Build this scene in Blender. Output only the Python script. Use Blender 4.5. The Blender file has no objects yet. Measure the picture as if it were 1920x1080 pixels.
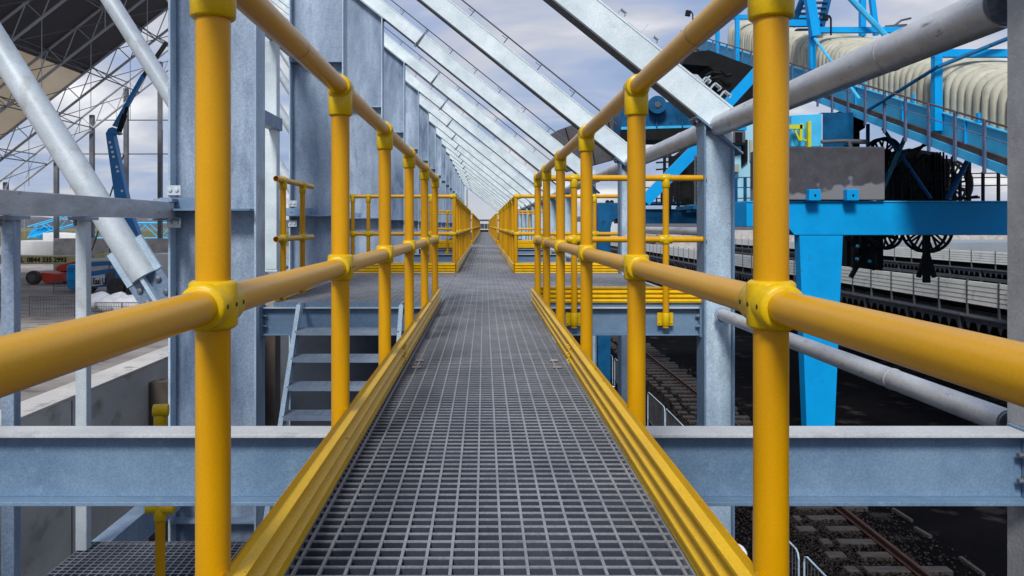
import bpy, math, random
from mathutils import Vector, Matrix
random.seed(7)
S = bpy.context.scene
COL = S.collection
R = math.radians
CZ = 6.5                       # camera height above the sunken coal yard on the right
F = 1500.0                     # focal length in pixels of the 1920 px wide photograph

# ------------------------------------------------------------------ camera
cam = bpy.data.cameras.new("camera")
cam.sensor_width = 36
cam.lens = F / 1920 * 36
cam.shift_x = (960 - 908) / 1920
cam.shift_y = -(540 - 422) / 1920
cam.clip_start = 0.02
cam.clip_end = 3000
co = bpy.data.objects.new("camera", cam)
COL.objects.link(co)
co.location = (0, 0, CZ)
co.rotation_euler = (R(90), 0, 0)
S.camera = co

# ------------------------------------------------------------------ sky
W = bpy.data.worlds.new("World")
S.world = W
W.use_nodes = True
nt = W.node_tree
nt.nodes.clear()
def N(nt, t, **k):
    n = nt.nodes.new(t)
    for a, b in k.items():
        setattr(n, a, b)
    return n
SUN_EL, SUN_AZ = R(44), R(194)
out = N(nt, 'ShaderNodeOutputWorld')
sky = N(nt, 'ShaderNodeTexSky', sky_type='NISHITA', sun_disc=False, sun_elevation=SUN_EL, sun_rotation=SUN_AZ)
bg1 = N(nt, 'ShaderNodeBackground'); bg1.inputs[1].default_value = 0.10
bg2 = N(nt, 'ShaderNodeBackground'); bg2.inputs[1].default_value = 0.76
nt.links.new(sky.outputs[0], bg1.inputs[0])
tc = N(nt, 'ShaderNodeTexCoord')
sep = N(nt, 'ShaderNodeSeparateXYZ'); nt.links.new(tc.outputs['Generated'], sep.inputs[0])
addz = N(nt, 'ShaderNodeMath', operation='ADD'); addz.inputs[1].default_value = 0.16
nt.links.new(sep.outputs[2], addz.inputs[0])
mx = N(nt, 'ShaderNodeMath', operation='MAXIMUM'); mx.inputs[1].default_value = 0.05
nt.links.new(addz.outputs[0], mx.inputs[0])
dx = N(nt, 'ShaderNodeMath', operation='DIVIDE'); nt.links.new(sep.outputs[0], dx.inputs[0]); nt.links.new(mx.outputs[0], dx.inputs[1])
dy = N(nt, 'ShaderNodeMath', operation='DIVIDE'); nt.links.new(sep.outputs[1], dy.inputs[0]); nt.links.new(mx.outputs[0], dy.inputs[1])
cmb = N(nt, 'ShaderNodeCombineXYZ'); nt.links.new(dx.outputs[0], cmb.inputs[0]); nt.links.new(dy.outputs[0], cmb.inputs[1])
ns = N(nt, 'ShaderNodeTexNoise'); ns.inputs['Scale'].default_value = 1.15; ns.inputs['Detail'].default_value = 8; ns.inputs['Roughness'].default_value = 0.5; ns.inputs['Distortion'].default_value = 0.5
nt.links.new(cmb.outputs[0], ns.inputs['Vector'])
cr = N(nt, 'ShaderNodeValToRGB')
cr.color_ramp.elements[0].position = 0.38; cr.color_ramp.elements[0].color = (0.25, 0.35, 0.56, 1)
cr.color_ramp.elements[1].position = 0.70; cr.color_ramp.elements[1].color = (0.97, 0.95, 0.96, 1)
e = cr.color_ramp.elements.new(0.47); e.color = (0.36, 0.43, 0.62, 1)
e = cr.color_ramp.elements.new(0.56); e.color = (0.56, 0.57, 0.64, 1)
nt.links.new(ns.outputs['Fac'], cr.inputs[0]); nt.links.new(cr.outputs[0], bg2.inputs[0])
mix = N(nt, 'ShaderNodeMixShader'); mix.inputs[0].default_value = 0.9
nt.links.new(bg1.outputs[0], mix.inputs[1]); nt.links.new(bg2.outputs[0], mix.inputs[2]); nt.links.new(mix.outputs[0], out.inputs[0])

# ------------------------------------------------------------------ sun, exposure
sl = bpy.data.lights.new("sun", 'SUN'); sl.energy = 2.3; sl.angle = R(14); sl.color = (1, 0.96, 0.90)
so = bpy.data.objects.new("sun", sl); COL.objects.link(so)
so.rotation_euler = (R(90) - SUN_EL, 0, R(180) - SUN_AZ)
S.view_settings.view_transform = 'Standard'
S.view_settings.look = 'None'
S.view_settings.gamma = 1.0
S.view_settings.exposure = 0.5

# ------------------------------------------------------------------ materials
def mat(name, c1, c2=None, metal=0.0, rough=0.5, scale=4.0, contrast=(0.35, 0.65), stretch=(1, 1, 1), bump=0.0,
        bscale=60.0, fleck=None, fscale=90, fth=(0.62, 0.70), rvar=0.1, coat=0.0, spec=0.5, detail=6, grain=0.16, gscale=170):
    m = bpy.data.materials.new(name); m.use_nodes = True
    t = m.node_tree; b = t.nodes['Principled BSDF']
    b.inputs['Metallic'].default_value = metal
    b.inputs['Roughness'].default_value = rough
    b.inputs['Specular IOR Level'].default_value = spec
    if coat: b.inputs['Coat Weight'].default_value = coat; b.inputs['Coat Roughness'].default_value = 0.22
    tc = N(t, 'ShaderNodeTexCoord'); oi = N(t, 'ShaderNodeObjectInfo')
    mp = N(t, 'ShaderNodeMapping'); mp.inputs['Scale'].default_value = stretch
    ad = N(t, 'ShaderNodeVectorMath', operation='ADD')
    ml = N(t, 'ShaderNodeMath', operation='MULTIPLY'); ml.inputs[1].default_value = 37.0
    t.links.new(oi.outputs['Random'], ml.inputs[0])
    t.links.new(tc.outputs['Object'], ad.inputs[0]); t.links.new(ml.outputs[0], ad.inputs[1])
    t.links.new(ad.outputs[0], mp.inputs[0])
    n = N(t, 'ShaderNodeTexNoise'); n.inputs['Scale'].default_value = scale; n.inputs['Detail'].default_value = detail; n.inputs['Roughness'].default_value = 0.6
    t.links.new(mp.outputs[0], n.inputs['Vector'])
    mr = N(t, 'ShaderNodeMapRange'); mr.inputs[1].default_value = contrast[0]; mr.inputs[2].default_value = contrast[1]
    t.links.new(n.outputs['Fac'], mr.inputs[0])
    mc = N(t, 'ShaderNodeMix', data_type='RGBA')
    mc.inputs[6].default_value = (*c1, 1); mc.inputs[7].default_value = (*(c2 or c1), 1)
    t.links.new(mr.outputs[0], mc.inputs[0])
    last = mc.outputs[2]
    if fleck:
        n2 = N(t, 'ShaderNodeTexNoise'); n2.inputs['Scale'].default_value = fscale; n2.inputs['Detail'].default_value = 3
        t.links.new(mp.outputs[0], n2.inputs['Vector'])
        m2 = N(t, 'ShaderNodeMapRange'); m2.inputs[1].default_value = fth[0]; m2.inputs[2].default_value = fth[1]
        t.links.new(n2.outputs['Fac'], m2.inputs[0])
        mc2 = N(t, 'ShaderNodeMix', data_type='RGBA'); mc2.inputs[7].default_value = (*fleck, 1)
        t.links.new(m2.outputs[0], mc2.inputs[0]); t.links.new(last, mc2.inputs[6]); last = mc2.outputs[2]
    if grain:
        ng = N(t, 'ShaderNodeTexNoise'); ng.inputs['Scale'].default_value = gscale; ng.inputs['Detail'].default_value = 2
        t.links.new(tc.outputs['Object'], ng.inputs['Vector'])
        mg = N(t, 'ShaderNodeMapRange'); mg.inputs[1].default_value = 0.3; mg.inputs[2].default_value = 0.7
        mg.inputs[3].default_value = 1 - grain; mg.inputs[4].default_value = 1 + grain * .6
        t.links.new(ng.outputs['Fac'], mg.inputs[0])
        hv = N(t, 'ShaderNodeHueSaturation'); t.links.new(mg.outputs[0], hv.inputs['Value']); t.links.new(last, hv.inputs['Color']); last = hv.outputs[0]
    t.links.new(last, b.inputs['Base Color'])
    if rvar:
        m3 = N(t, 'ShaderNodeMapRange'); m3.inputs[3].default_value = max(0.05, rough - rvar); m3.inputs[4].default_value = min(1, rough + rvar)
        t.links.new(n.outputs['Fac'], m3.inputs[0]); t.links.new(m3.outputs[0], b.inputs['Roughness'])
    if bump:
        n4 = N(t, 'ShaderNodeTexNoise'); n4.inputs['Scale'].default_value = bscale; n4.inputs['Detail'].default_value = 4
        t.links.new(mp.outputs[0], n4.inputs['Vector'])
        bp = N(t, 'ShaderNodeBump'); bp.inputs['Strength'].default_value = bump; bp.inputs['Distance'].default_value = 0.01
        t.links.new(n4.outputs['Fac'], bp.inputs['Height']); t.links.new(bp.outputs[0], b.inputs['Normal'])
    return m
M = dict(
    tube=mat('yellow_tube_paint', (0.53, 0.255, 0.0), (0.63, 0.315, 0.0), rough=0.34, scale=5, stretch=(2, 2, 0.5), bump=0.02, bscale=160, fleck=(0.30, 0.16, 0.01), fscale=16, fth=(0.74, 0.80), spec=0.25, coat=0.12, grain=.05, gscale=300),
    rail=mat('yellow_rail_paint', (0.60, 0.30, 0.001), (0.70, 0.36, 0.001), rough=0.34, scale=5, stretch=(2, 0.4, 2), bump=0.02, bscale=160, fleck=(0.35, 0.19, 0.02), fscale=18, fth=(0.75, 0.81), spec=0.3, coat=0.15, grain=.05, gscale=300),
    fit=mat('yellow_fitting_paint', (0.60, 0.385, 0.0), (0.68, 0.445, 0.0), rough=0.36, scale=10, bump=0.04, bscale=120, fleck=(0.28, 0.17, 0.01), fscale=45, fth=(0.70, 0.80), spec=0.35, grain=.08),
    toe=mat('yellow_kick_board_paint', (0.68, 0.40, 0.001), (0.78, 0.48, 0.002), rough=0.42, scale=5, stretch=(3, 0.8, 3), bump=0.06, bscale=80, fleck=(0.14, 0.08, 0.01), fscale=26, fth=(0.68, 0.76), spec=0.35, grain=.1),
    galv=mat('galvanised_steel', (0.34, 0.46, 0.58), (0.52, 0.67, 0.79), metal=0.05, rough=0.5, scale=2.4, stretch=(1.2, 1.2, 0.5), contrast=(.4,.64), bump=0.04, bscale=40, fleck=(0.36, 0.46, 0.56), fscale=14, fth=(0.5, 0.72), detail=10, grain=.2, gscale=90),
    galvd=mat('dull_galvanised_steel', (0.10, 0.155, 0.25), (0.46, 0.58, 0.72), metal=0.08, rough=0.48, scale=1.3, stretch=(1.5, 1.5, 0.4), contrast=(0.34, 0.72), bump=0.05, bscale=40, fleck=(0.22, 0.30, 0.42), fscale=9, fth=(0.5, 0.75), detail=10, grain=.22, gscale=80),
    beam=mat('galvanised_beam_steel', (0.125, 0.215, 0.335), (0.18, 0.285, 0.41), metal=0.08, rough=0.5, scale=3.5, contrast=(.38,.64), bump=0.05, bscale=50, fleck=(0.19, 0.29, 0.41), fscale=22, fth=(0.55, 0.75), grain=.2, gscale=160),
    galvb=mat('bright_galvanised_steel', (0.54, 0.65, 0.70), (0.76, 0.86, 0.90), metal=0.0, rough=0.45, scale=3.2, bump=0.05, bscale=50, fleck=(0.58, 0.68, 0.72), fscale=8, fth=(0.60, 0.76), detail=8),
    pipe=mat('weathered_galvanised_pipe', (0.46, 0.47, 0.49), (0.64, 0.65, 0.67), metal=0.3, rough=0.34, scale=6, stretch=(2, 0.7, 2), bump=0.06, bscale=50, fleck=(0.20, 0.19, 0.19), fscale=13, fth=(0.64, 0.76)),
    strut=mat('raking_strut_steel', (0.44, 0.51, 0.56), (0.60, 0.67, 0.72), metal=0.15, rough=0.42, scale=3, bump=0.04, bscale=40, fleck=(0.40, 0.43, 0.44), fscale=7, fth=(0.56, 0.74)),
    grate=mat('grating_steel', (0.22, 0.235, 0.275), (0.32, 0.335, 0.375), metal=0.1, rough=0.5, scale=5, bump=0.1, grain=.2),
    nose=mat('grating_clip_steel', (0.36, 0.33, 0.32), (0.48, 0.45, 0.43), metal=0.3, rough=0.4),
    bolt=mat('bolt_steel', (0.10, 0.12, 0.15), (0.22, 0.24, 0.28), metal=0.5, rough=0.5, scale=20),
    black=mat('dark_recess', (0.008, 0.008, 0.01), rough=0.8),
    conc=mat('concrete', (0.40, 0.385, 0.36), (0.62, 0.60, 0.56), rough=0.85, scale=1.1, stretch=(1, 1, 1.2), bump=0.3, bscale=14, fleck=(0.24, 0.225, 0.21), fscale=3.5, fth=(0.60, 0.78), detail=10),
    concl=mat('pale_concrete', (0.52, 0.50, 0.47), (0.68, 0.65, 0.61), rough=0.85, scale=1.5, bump=0.3, bscale=14, fleck=(0.30, 0.28, 0.26), fscale=5, fth=(0.60, 0.72), detail=10),
    brown=mat('brown_stained_post', (0.055, 0.042, 0.036), (0.12, 0.095, 0.08), rough=0.8, scale=3, stretch=(1, 1, .4)),
    coal=mat('coal_dust_ground', (0.002, 0.002, 0.0028), (0.007, 0.0065, 0.0075), rough=0.95, spec=0.03, scale=0.35, contrast=(0.4, 0.7), bump=0.7, bscale=7, fleck=(0.028, 0.025, 0.025), fscale=1.3, fth=(0.58, 0.72), rvar=0.0, detail=14),
    yard=mat('yard_ground', (0.26, 0.235, 0.22), (0.40, 0.365, 0.34), rough=0.9, spec=.1, scale=0.12, stretch=(1, 3, 1), contrast=(0.4, 0.6), bump=0.4, bscale=3, fleck=(0.11, 0.10, 0.095), fscale=0.9, fth=(0.56, 0.66), detail=12),
    ballast=mat('ballast_stone', (0.005, 0.0045, 0.005), (0.05, 0.04, 0.037), rough=0.9, spec=.1, scale=9, contrast=(0.4, 0.72)),
    sleeper=mat('sleeper_wood', (0.020, 0.018, 0.018), (0.048, 0.042, 0.041), rough=0.85, scale=5, stretch=(.5, 3, 3), bump=0.5, bscale=20),
    rust=mat('rusty_rail', (0.026, 0.009, 0.006), (0.05, 0.018, 0.011), rough=0.7, scale=5, bump=0.2),
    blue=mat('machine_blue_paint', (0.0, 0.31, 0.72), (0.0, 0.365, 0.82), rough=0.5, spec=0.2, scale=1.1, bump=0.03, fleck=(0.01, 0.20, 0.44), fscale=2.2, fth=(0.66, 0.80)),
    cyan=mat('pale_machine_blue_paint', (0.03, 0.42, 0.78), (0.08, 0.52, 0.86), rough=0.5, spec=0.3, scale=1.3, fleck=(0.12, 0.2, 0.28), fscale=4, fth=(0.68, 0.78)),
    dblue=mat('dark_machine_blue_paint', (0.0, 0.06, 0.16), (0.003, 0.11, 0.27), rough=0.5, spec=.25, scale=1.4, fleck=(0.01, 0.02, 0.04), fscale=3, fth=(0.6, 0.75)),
    cabin=mat('cabin_pale_blue_paint', (0.30, 0.60, 0.74), (0.42, 0.70, 0.82), rough=0.5, scale=2, stretch=(1, 1, .5), fleck=(0.10, 0.11, 0.12), fscale=2.8, fth=(0.66, 0.74)),
    dark=mat('dirty_dark_steel', (0.003, 0.0035, 0.004), (0.009, 0.010, 0.012), rough=0.7, scale=2, spec=0.2),
    grey=mat('dark_grey_plate', (0.055, 0.055, 0.065), (0.085, 0.085, 0.10), rough=0.7, scale=1.5, bump=0.1),
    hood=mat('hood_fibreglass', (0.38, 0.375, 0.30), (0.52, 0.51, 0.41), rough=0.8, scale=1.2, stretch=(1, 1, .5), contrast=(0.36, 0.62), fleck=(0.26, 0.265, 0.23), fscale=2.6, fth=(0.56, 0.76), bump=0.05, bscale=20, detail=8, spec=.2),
    deck=mat('rusty_deck', (0.05, 0.04, 0.038), (0.12, 0.06, 0.045), rough=0.8, scale=3),
    post=mat('gallery_post_steel', (0.07, 0.10, 0.20), (0.12, 0.15, 0.26), rough=0.6, scale=3),
    lou=mat('windguard_panel', (0.78, 0.79, 0.72), (0.88, 0.88, 0.82), rough=0.6, scale=0.6, fleck=(0.45, 0.46, 0.42), fscale=2, fth=(0.6, 0.8)),
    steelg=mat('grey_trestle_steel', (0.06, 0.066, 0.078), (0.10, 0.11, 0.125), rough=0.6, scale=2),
    sheetd=mat('dark_roof_sheet', (0.075, 0.068, 0.074), (0.10, 0.09, 0.096), rough=0.8, scale=.3),
    sheetb=mat('beige_roof_sheet', (0.30, 0.27, 0.23), (0.38, 0.345, 0.29), rough=0.8, scale=.2),
    frame=mat('space_frame_steel', (0.36, 0.39, 0.42), (0.48, 0.51, 0.54), metal=0.1, rough=0.45, scale=1),
    framed=mat('dull_space_frame_steel', (0.10, 0.11, 0.125), (0.17, 0.18, 0.2), metal=0.2, rough=0.5, scale=1),
    lift=mat('boom_lift_blue_paint', (0.0, 0.13, 0.38), (0.0, 0.17, 0.46), rough=0.4, scale=1),
    red=mat('red_machine_paint', (0.42, 0.03, 0.012), (0.55, 0.05, 0.02), rough=0.5, scale=1),
    tyre=mat('tyre_rubber', (0.03, 0.03, 0.032), (0.06, 0.058, 0.055), rough=0.8),
    white=mat('white_paint', (0.62, 0.64, 0.66), (0.75, 0.76, 0.77), rough=0.6, scale=.6),
    cream=mat('cream_paint', (0.50, 0.47, 0.22), (0.56, 0.53, 0.28), rough=0.6, scale=.6),
    ink=mat('black_lettering', (0.01, 0.01, 0.012), rough=0.6),
    bag=mat('white_sack', (0.70, 0.73, 0.78), (0.86, 0.88, 0.92), rough=0.8, scale=3, bump=0.3, bscale=5),
    hill=mat('distant_hill_grass', (0.10, 0.11, 0.13), (0.16, 0.16, 0.19), rough=1, scale=.02),
    grass=mat('rough_grass', (0.13, 0.13, 0.06), (0.18, 0.17, 0.09), rough=1, scale=.05),
    clad=mat('pale_cladding', (0.55, 0.60, 0.66), (0.62, 0.66, 0.71), rough=0.6, scale=.3),
    yel=mat('bright_yellow_paint', (0.55, 0.55, 0.01), (0.62, 0.62, 0.02), rough=0.5),
)
# grey salt stains low on the concrete counterweight
def stained():
    m = mat('stained_counterweight', (0.045, 0.045, 0.055), (0.075, 0.075, 0.09), rough=0.85, scale=2.5, bump=0.4, bscale=8, fleck=(0.11, 0.11, 0.12), fscale=14, fth=(0.62, 0.75))
    t = m.node_tree; b = t.nodes['Principled BSDF']; src = b.inputs['Base Color'].links[0].from_socket
    g = N(t, 'ShaderNodeTexCoord'); s = N(t, 'ShaderNodeSeparateXYZ'); t.links.new(g.outputs['Object'], s.inputs[0])
    n = N(t, 'ShaderNodeTexNoise'); n.inputs['Scale'].default_value = 1.3; n.inputs['Detail'].default_value = 2; t.links.new(g.outputs['Object'], n.inputs['Vector'])
    a = N(t, 'ShaderNodeMath', operation='MULTIPLY_ADD'); a.inputs[1].default_value = 2.4; a.inputs[2].default_value = -0.72; t.links.new(n.outputs['Fac'], a.inputs[0])
    d = N(t, 'ShaderNodeMath', operation='SUBTRACT'); t.links.new(a.outputs[0], d.inputs[0]); t.links.new(s.outputs[2], d.inputs[1])
    r = N(t, 'ShaderNodeMapRange'); r.inputs[1].default_value = 0; r.inputs[2].default_value = 0.12; r.inputs[4].default_value = .75; t.links.new(d.outputs[0], r.inputs[0])
    x = N(t, 'ShaderNodeMix', data_type='RGBA'); x.inputs[7].default_value = (0.24, 0.25, 0.27, 1)
    t.links.new(r.outputs[0], x.inputs[0]); t.links.new(src, x.inputs[6]); t.links.new(x.outputs[2], b.inputs['Base Color'])
    return m
M['cw'] = stained()
M['top'] = mat('lit_flange_steel', (0.44, 0.46, 0.48), (0.54, 0.56, 0.57), rough=0.55, scale=4, bump=0.05, fleck=(0.34, 0.35, 0.36), fscale=6, fth=(0.6, 0.75))  # beam steel made paler for light falling on the top flange
M['rcol'] = mat('speckled_galvanised_steel', (0.32, 0.33, 0.34), (0.44, 0.45, 0.46), metal=0.1, rough=0.5, scale=6, bump=0.15, bscale=60, fleck=(0.42, 0.43, 0.45), fscale=38, fth=(0.60, 0.72))
M['tread'] = mat('stair_tread_steel', (0.24, 0.31, 0.41), (0.34, 0.43, 0.53), rough=0.5, scale=5)
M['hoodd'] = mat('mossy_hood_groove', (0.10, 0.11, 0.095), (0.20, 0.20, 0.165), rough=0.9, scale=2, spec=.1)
M['teal'] = mat('teal_brace_paint', (0.0, 0.13, 0.20), (0.01, 0.2, 0.28), rough=0.5)
M['shed'] = mat('grey_shed_cladding', (0.22, 0.26, 0.30), (0.28, 0.32, 0.36), rough=0.7, scale=.3)
M['plate'] = mat('pit_shade_blue_grey', (0.016, 0.024, 0.04), (0.03, 0.042, 0.065), rough=0.7, scale=2)  # near-black tone for the shaded pit behind the stair
M['wallc'] = mat('bunker_wall_concrete', (0.46, 0.435, 0.40), (0.66, 0.63, 0.58), rough=0.85, scale=0.9, stretch=(1, 1, 1.6), bump=0.3, bscale=14, fleck=(0.30, 0.27, 0.24), fscale=2.6, fth=(0.58, 0.74), detail=12)
M['bar_shade'] = mat('shaded_bearing_bar_steel', (0.030, 0.040, 0.064), (0.055, 0.068, 0.098), metal=0.0, rough=0.6, scale=5)  # bar sides darker than their tops, shade in the gaps put into the colour
# translucent beige roof light sheets
def translucent():
    m = mat('beige_roof_light', (0.66, 0.60, 0.50), (0.76, 0.70, 0.60), rough=0.8, scale=.2)
    t = m.node_tree; b = t.nodes['Principled BSDF']; o = t.nodes['Material Output']
    tr = N(t, 'ShaderNodeBsdfTranslucent'); t.links.new(b.inputs['Base Color'].links[0].from_socket, tr.inputs[0])
    mx = N(t, 'ShaderNodeMixShader'); mx.inputs[0].default_value = 0.6
    t.links.new(b.outputs[0], mx.inputs[1]); t.links.new(tr.outputs[0], mx.inputs[2]); t.links.new(mx.outputs[0], o.inputs[0])
    return m
M['sheetb'] = translucent()

# ------------------------------------------------------------------ mesh helpers
# all coordinates: x right, y forward, z relative to the eye height; V() lifts them onto the ground datum
def P(px, py, Y):
    return Vector(((px - 908) * Y / F, Y, (422 - py) * Y / F))
class MB:
    def __init__(s): s.v = []; s.f = []; s.sm = []
    def add(s, vs, fs, smooth=False):
        b = len(s.v); s.v += [Vector(v) for v in vs]
        for f in fs: s.f.append([b + i for i in f]); s.sm.append(smooth)
        return s
    def box(s, x0, x1, y0, y1, z0, z1):
        vs = [(x, y, z) for x in (x0, x1) for y in (y0, y1) for z in (z0, z1)]
        return s.add(vs, [(0, 1, 3, 2), (4, 6, 7, 5), (0, 4, 5, 1), (2, 3, 7, 6), (0, 2, 6, 4), (1, 5, 7, 3)])
    def bar(s, p, q, w, h, up=(0, 0, 1)):
        p = Vector(p); q = Vector(q); d = (q - p).normalized(); up = Vector(up)
        if abs(d.dot(up)) > 0.98: up = Vector((0, 1, 0))
        a = d.cross(up).normalized(); u = a.cross(d).normalized()
        vs = [e + a * (sx * w / 2) + u * (sz * h / 2) for e in (p, q) for sx in (-1, 1) for sz in (-1, 1)]
        return s.add(vs, [(0, 1, 3, 2), (4, 6, 7, 5), (0, 4, 5, 1), (2, 3, 7, 6), (0, 2, 6, 4), (1, 5, 7, 3)])
    def lathe(s, p, q, prof, n=20, hollow=False):
        p = Vector(p); q = Vector(q); d = (q - p).normalized()
        up = Vector((0, 0, 1)) if abs(d.z) < 0.9 else Vector((0, 1, 0))
        a = d.cross(up).normalized(); u = a.cross(d).normalized()
        vs = []
        for t, r in prof:
            for i in range(n):
                th = 2 * math.pi * i / n
                vs.append(p + d * t + a * (r * math.cos(th)) + u * (r * math.sin(th)))
        fs = []
        for k in range(len(prof) - 1):
            for i in range(n):
                j = (i + 1) % n
                fs.append((k * n + i, k * n + j, (k + 1) * n + j, (k + 1) * n + i))
        s.add(vs, fs, True)
        if not hollow:
            b = len(s.v) - len(vs)
            s.f.append([b + i for i in range(n)][::-1]); s.sm.append(False)
            s.f.append([b + (len(prof) - 1) * n + i for i in range(n)]); s.sm.append(False)
        return s
    def tube(s, p, q, r, n=16, r2=None):
        L = (Vector(q) - Vector(p)).length
        return s.lathe(p, q, [(0, r), (L, r if r2 is None else r2)], n)
    def openpipe(s, p, q, r, th=0.003, n=20):
        L = (Vector(q) - Vector(p)).length
        return s.lathe(p, q, [(0.06, r - th), (0, r - th), (0, r), (L, r), (L, r - th), (L - 0.06, r - th)], n)
    def sleeve(s, p, q, r, c=0.004, n=24):
        L = (Vector(q) - Vector(p)).length
        return s.lathe(p, q, [(0, r - c), (c * .5, r - c * .35), (c, r), (L - c, r), (L - c * .5, r - c * .35), (L, r - c)], n)
    def sphere(s, c, r, n=12, m=8, sc=(1, 1, 1)):
        c = Vector(c); vs = []; fs = []
        for j in range(m + 1):
            ph = math.pi * j / m
            for i in range(n):
                th = 2 * math.pi * i / n
                vs.append(c + Vector((r * sc[0] * math.sin(ph) * math.cos(th), r * sc[1] * math.sin(ph) * math.sin(th), r * sc[2] * math.cos(ph))))
        for j in range(m):
            for i in range(n):
                k = (i + 1) % n
                fs.append((j * n + i, (j + 1) * n + i, (j + 1) * n + k, j * n + k))
        return s.add(vs, fs, True)
    def prism(s, pts, axis, a0, a1):
        # pts: 2D outline; axis 'y' -> (x,z), 'x' -> (y,z), 'z' -> (x,y)
        n = len(pts)
        def mk(u, v, a): return (u, a, v) if axis == 'y' else ((a, u, v) if axis == 'x' else (u, v, a))
        vs = [mk(u, v, a0) for u, v in pts] + [mk(u, v, a1) for u, v in pts]
        fs = [tuple(range(n)), tuple(range(2 * n - 1, n - 1, -1))] + [(i, i + n, (i + 1) % n + n, (i + 1) % n) for i in range(n)]
        return s.add(vs, fs)
    def path(s, pts, r, n=8):
        for a, b in zip(pts, pts[1:]): s.tube(a, b, r, n)
        for a in pts[1:-1]: s.sphere(a, r, n, 6)
        return s
ORG = {}
def mesh_of(mb, name, org):
    me = bpy.data.meshes.new(name)
    o3 = Vector(org)
    me.from_pydata([tuple(v - o3) for v in mb.v], [], mb.f)
    me.polygons.foreach_set('use_smooth', mb.sm)
    import bmesh
    bm = bmesh.new(); bm.from_mesh(me); bmesh.ops.recalc_face_normals(bm, faces=bm.faces); bm.to_mesh(me); bm.free()
    if any(mb.sm): me.set_sharp_from_angle(angle=R(38))
    return me
def link(o, org, parent=None):
    COL.objects.link(o); ORG[o.name] = Vector(org)
    if parent: o.parent = parent
    return o
def tag(o, label=None, cat=None, group=None, kind=None):
    if label: o['label'] = label
    if cat: o['category'] = cat
    if group: o['group'] = group
    if kind: o['kind'] = kind
    elif cat: o['kind'] = 'thing'
    return o
def thing(name, label, cat, loc, group=None):
    o = bpy.data.objects.new(name, None); o.empty_display_size = 0.1
    o.location = (loc[0], loc[1], loc[2] + CZ)
    link(o, loc); return tag(o, label, cat, group)
def part(mb, name, m, parent, label=None, bevel=0):
    org = ORG[parent.name]
    me = mesh_of(mb, name, org); me.materials.append(M[m])
    o = bpy.data.objects.new(name, me); link(o, org, parent)
    if label: o['label'] = label
    if bevel: bev(o, bevel)
    return o
def single(mb, name, m, label=None, cat=None, group=None, kind=None, bevel=0):
    xs = [v.x for v in mb.v]; ys = [v.y for v in mb.v]; zs = [v.z for v in mb.v]
    org = ((min(xs) + max(xs)) / 2, (min(ys) + max(ys)) / 2, min(zs))
    me = mesh_of(mb, name, org); me.materials.append(M[m])
    o = bpy.data.objects.new(name, me); o.location = (org[0], org[1], org[2] + CZ)
    link(o, org); tag(o, label, cat, group, kind)
    if bevel: bev(o, bevel)
    return o
def bev(o, w):
    b = o.modifiers.new('bevel', 'BEVEL'); b.width = w; b.segments = 2; b.limit_method = 'ANGLE'; b.angle_limit = R(50)
def struct(mb, name, m): return single(mb, name, m, kind='structure')
def copy_tree(o, d, label=None, parent=None):
    c = o.copy(); COL.objects.link(c)
    ORG[c.name] = ORG[o.name] + Vector(d)
    if parent is None: c.location = o.location + Vector(d)
    else: c.parent = parent
    if label: c['label'] = label
    for ch in list(o.children): copy_tree(ch, d, None, c)
    return c
def part_copy(o, d, parent=None):          # a part repeated along its own thing, with its sub-parts
    c = o.copy(); COL.objects.link(c); c.parent = parent or o.parent
    c.location = o.location + Vector(d); ORG[c.name] = ORG[o.name] + Vector(d)
    for ch in list(o.children):
        g = ch.copy(); COL.objects.link(g); g.parent = c
    return c
ORD = ['nearest', 'second', 'third', 'fourth', 'fifth', 'sixth', 'seventh', 'eighth', 'ninth', 'tenth', 'eleventh', 'twelfth', 'thirteenth', 'fourteenth', 'fifteenth', 'sixteenth', 'seventeenth', 'eighteenth', 'nineteenth', 'twentieth', 'twenty-first', 'twenty-second']
def text_mesh(body, size, depth=0.01, bold=0.0, squash=1.0):
    cu = bpy.data.curves.new('lettering', 'FONT'); cu.body = body; cu.size = size; cu.extrude = depth; cu.offset = bold; cu.align_x = 'LEFT'
    ob = bpy.data.objects.new('lettering', cu); COL.objects.link(ob)
    dg = bpy.context.evaluated_depsgraph_get()
    me = bpy.data.meshes.new_from_object(ob.evaluated_get(dg)); bpy.data.objects.remove(ob)
    me.transform(Matrix.Diagonal((squash, 1, 1, 1)))
    return me
def lettering(body, loc, size, m, parent, bold=0.0, squash=1.0):
    me = text_mesh(body, size, 0.01, bold, squash)
    me.transform(Matrix.Translation(Vector(loc) - ORG[parent.name]) @ Matrix.Rotation(R(90), 4, 'X'))
    me.materials.clear(); me.materials.append(M[m])
    o = bpy.data.objects.new('lettering', me); link(o, ORG[parent.name], parent); return o

# =================================================================== SETTING
ZG, ZY = -6.5, -4.0
struct(MB().box(-3.46, 1500, -60, 1800, ZG - 1, ZG), 'coal_yard_ground', 'coal')
struct(MB().box(-1500, -3.47, -60, 1800, ZY - 3.4, ZY), 'storage_yard_ground', 'yard')
hb = MB()
n = 60
for i in range(n):
    x0 = -900 + i * 30; x1 = x0 + 30
    h0 = 2 + 9 * abs(math.sin(i * .31)) + 3 * math.sin(i * 1.3); h1 = 2 + 9 * abs(math.sin((i + 1) * .31)) + 3 * math.sin((i + 1) * 1.3)
    hb.add([(x0, 900, -8), (x1, 900, -8), (x1, 900, h1), (x0, 900, h0), (x0, 1300, -8), (x1, 1300, -8), (x1, 1300, h1), (x0, 1300, h0)],
           [(0, 1, 2, 3), (3, 2, 6, 7), (4, 7, 6, 5)])
struct(hb, 'distant_hills', 'hill')
struct(MB().box(-260, -30, 150, 320, ZY, -1.2), 'grass_bank', 'grass')

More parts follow.
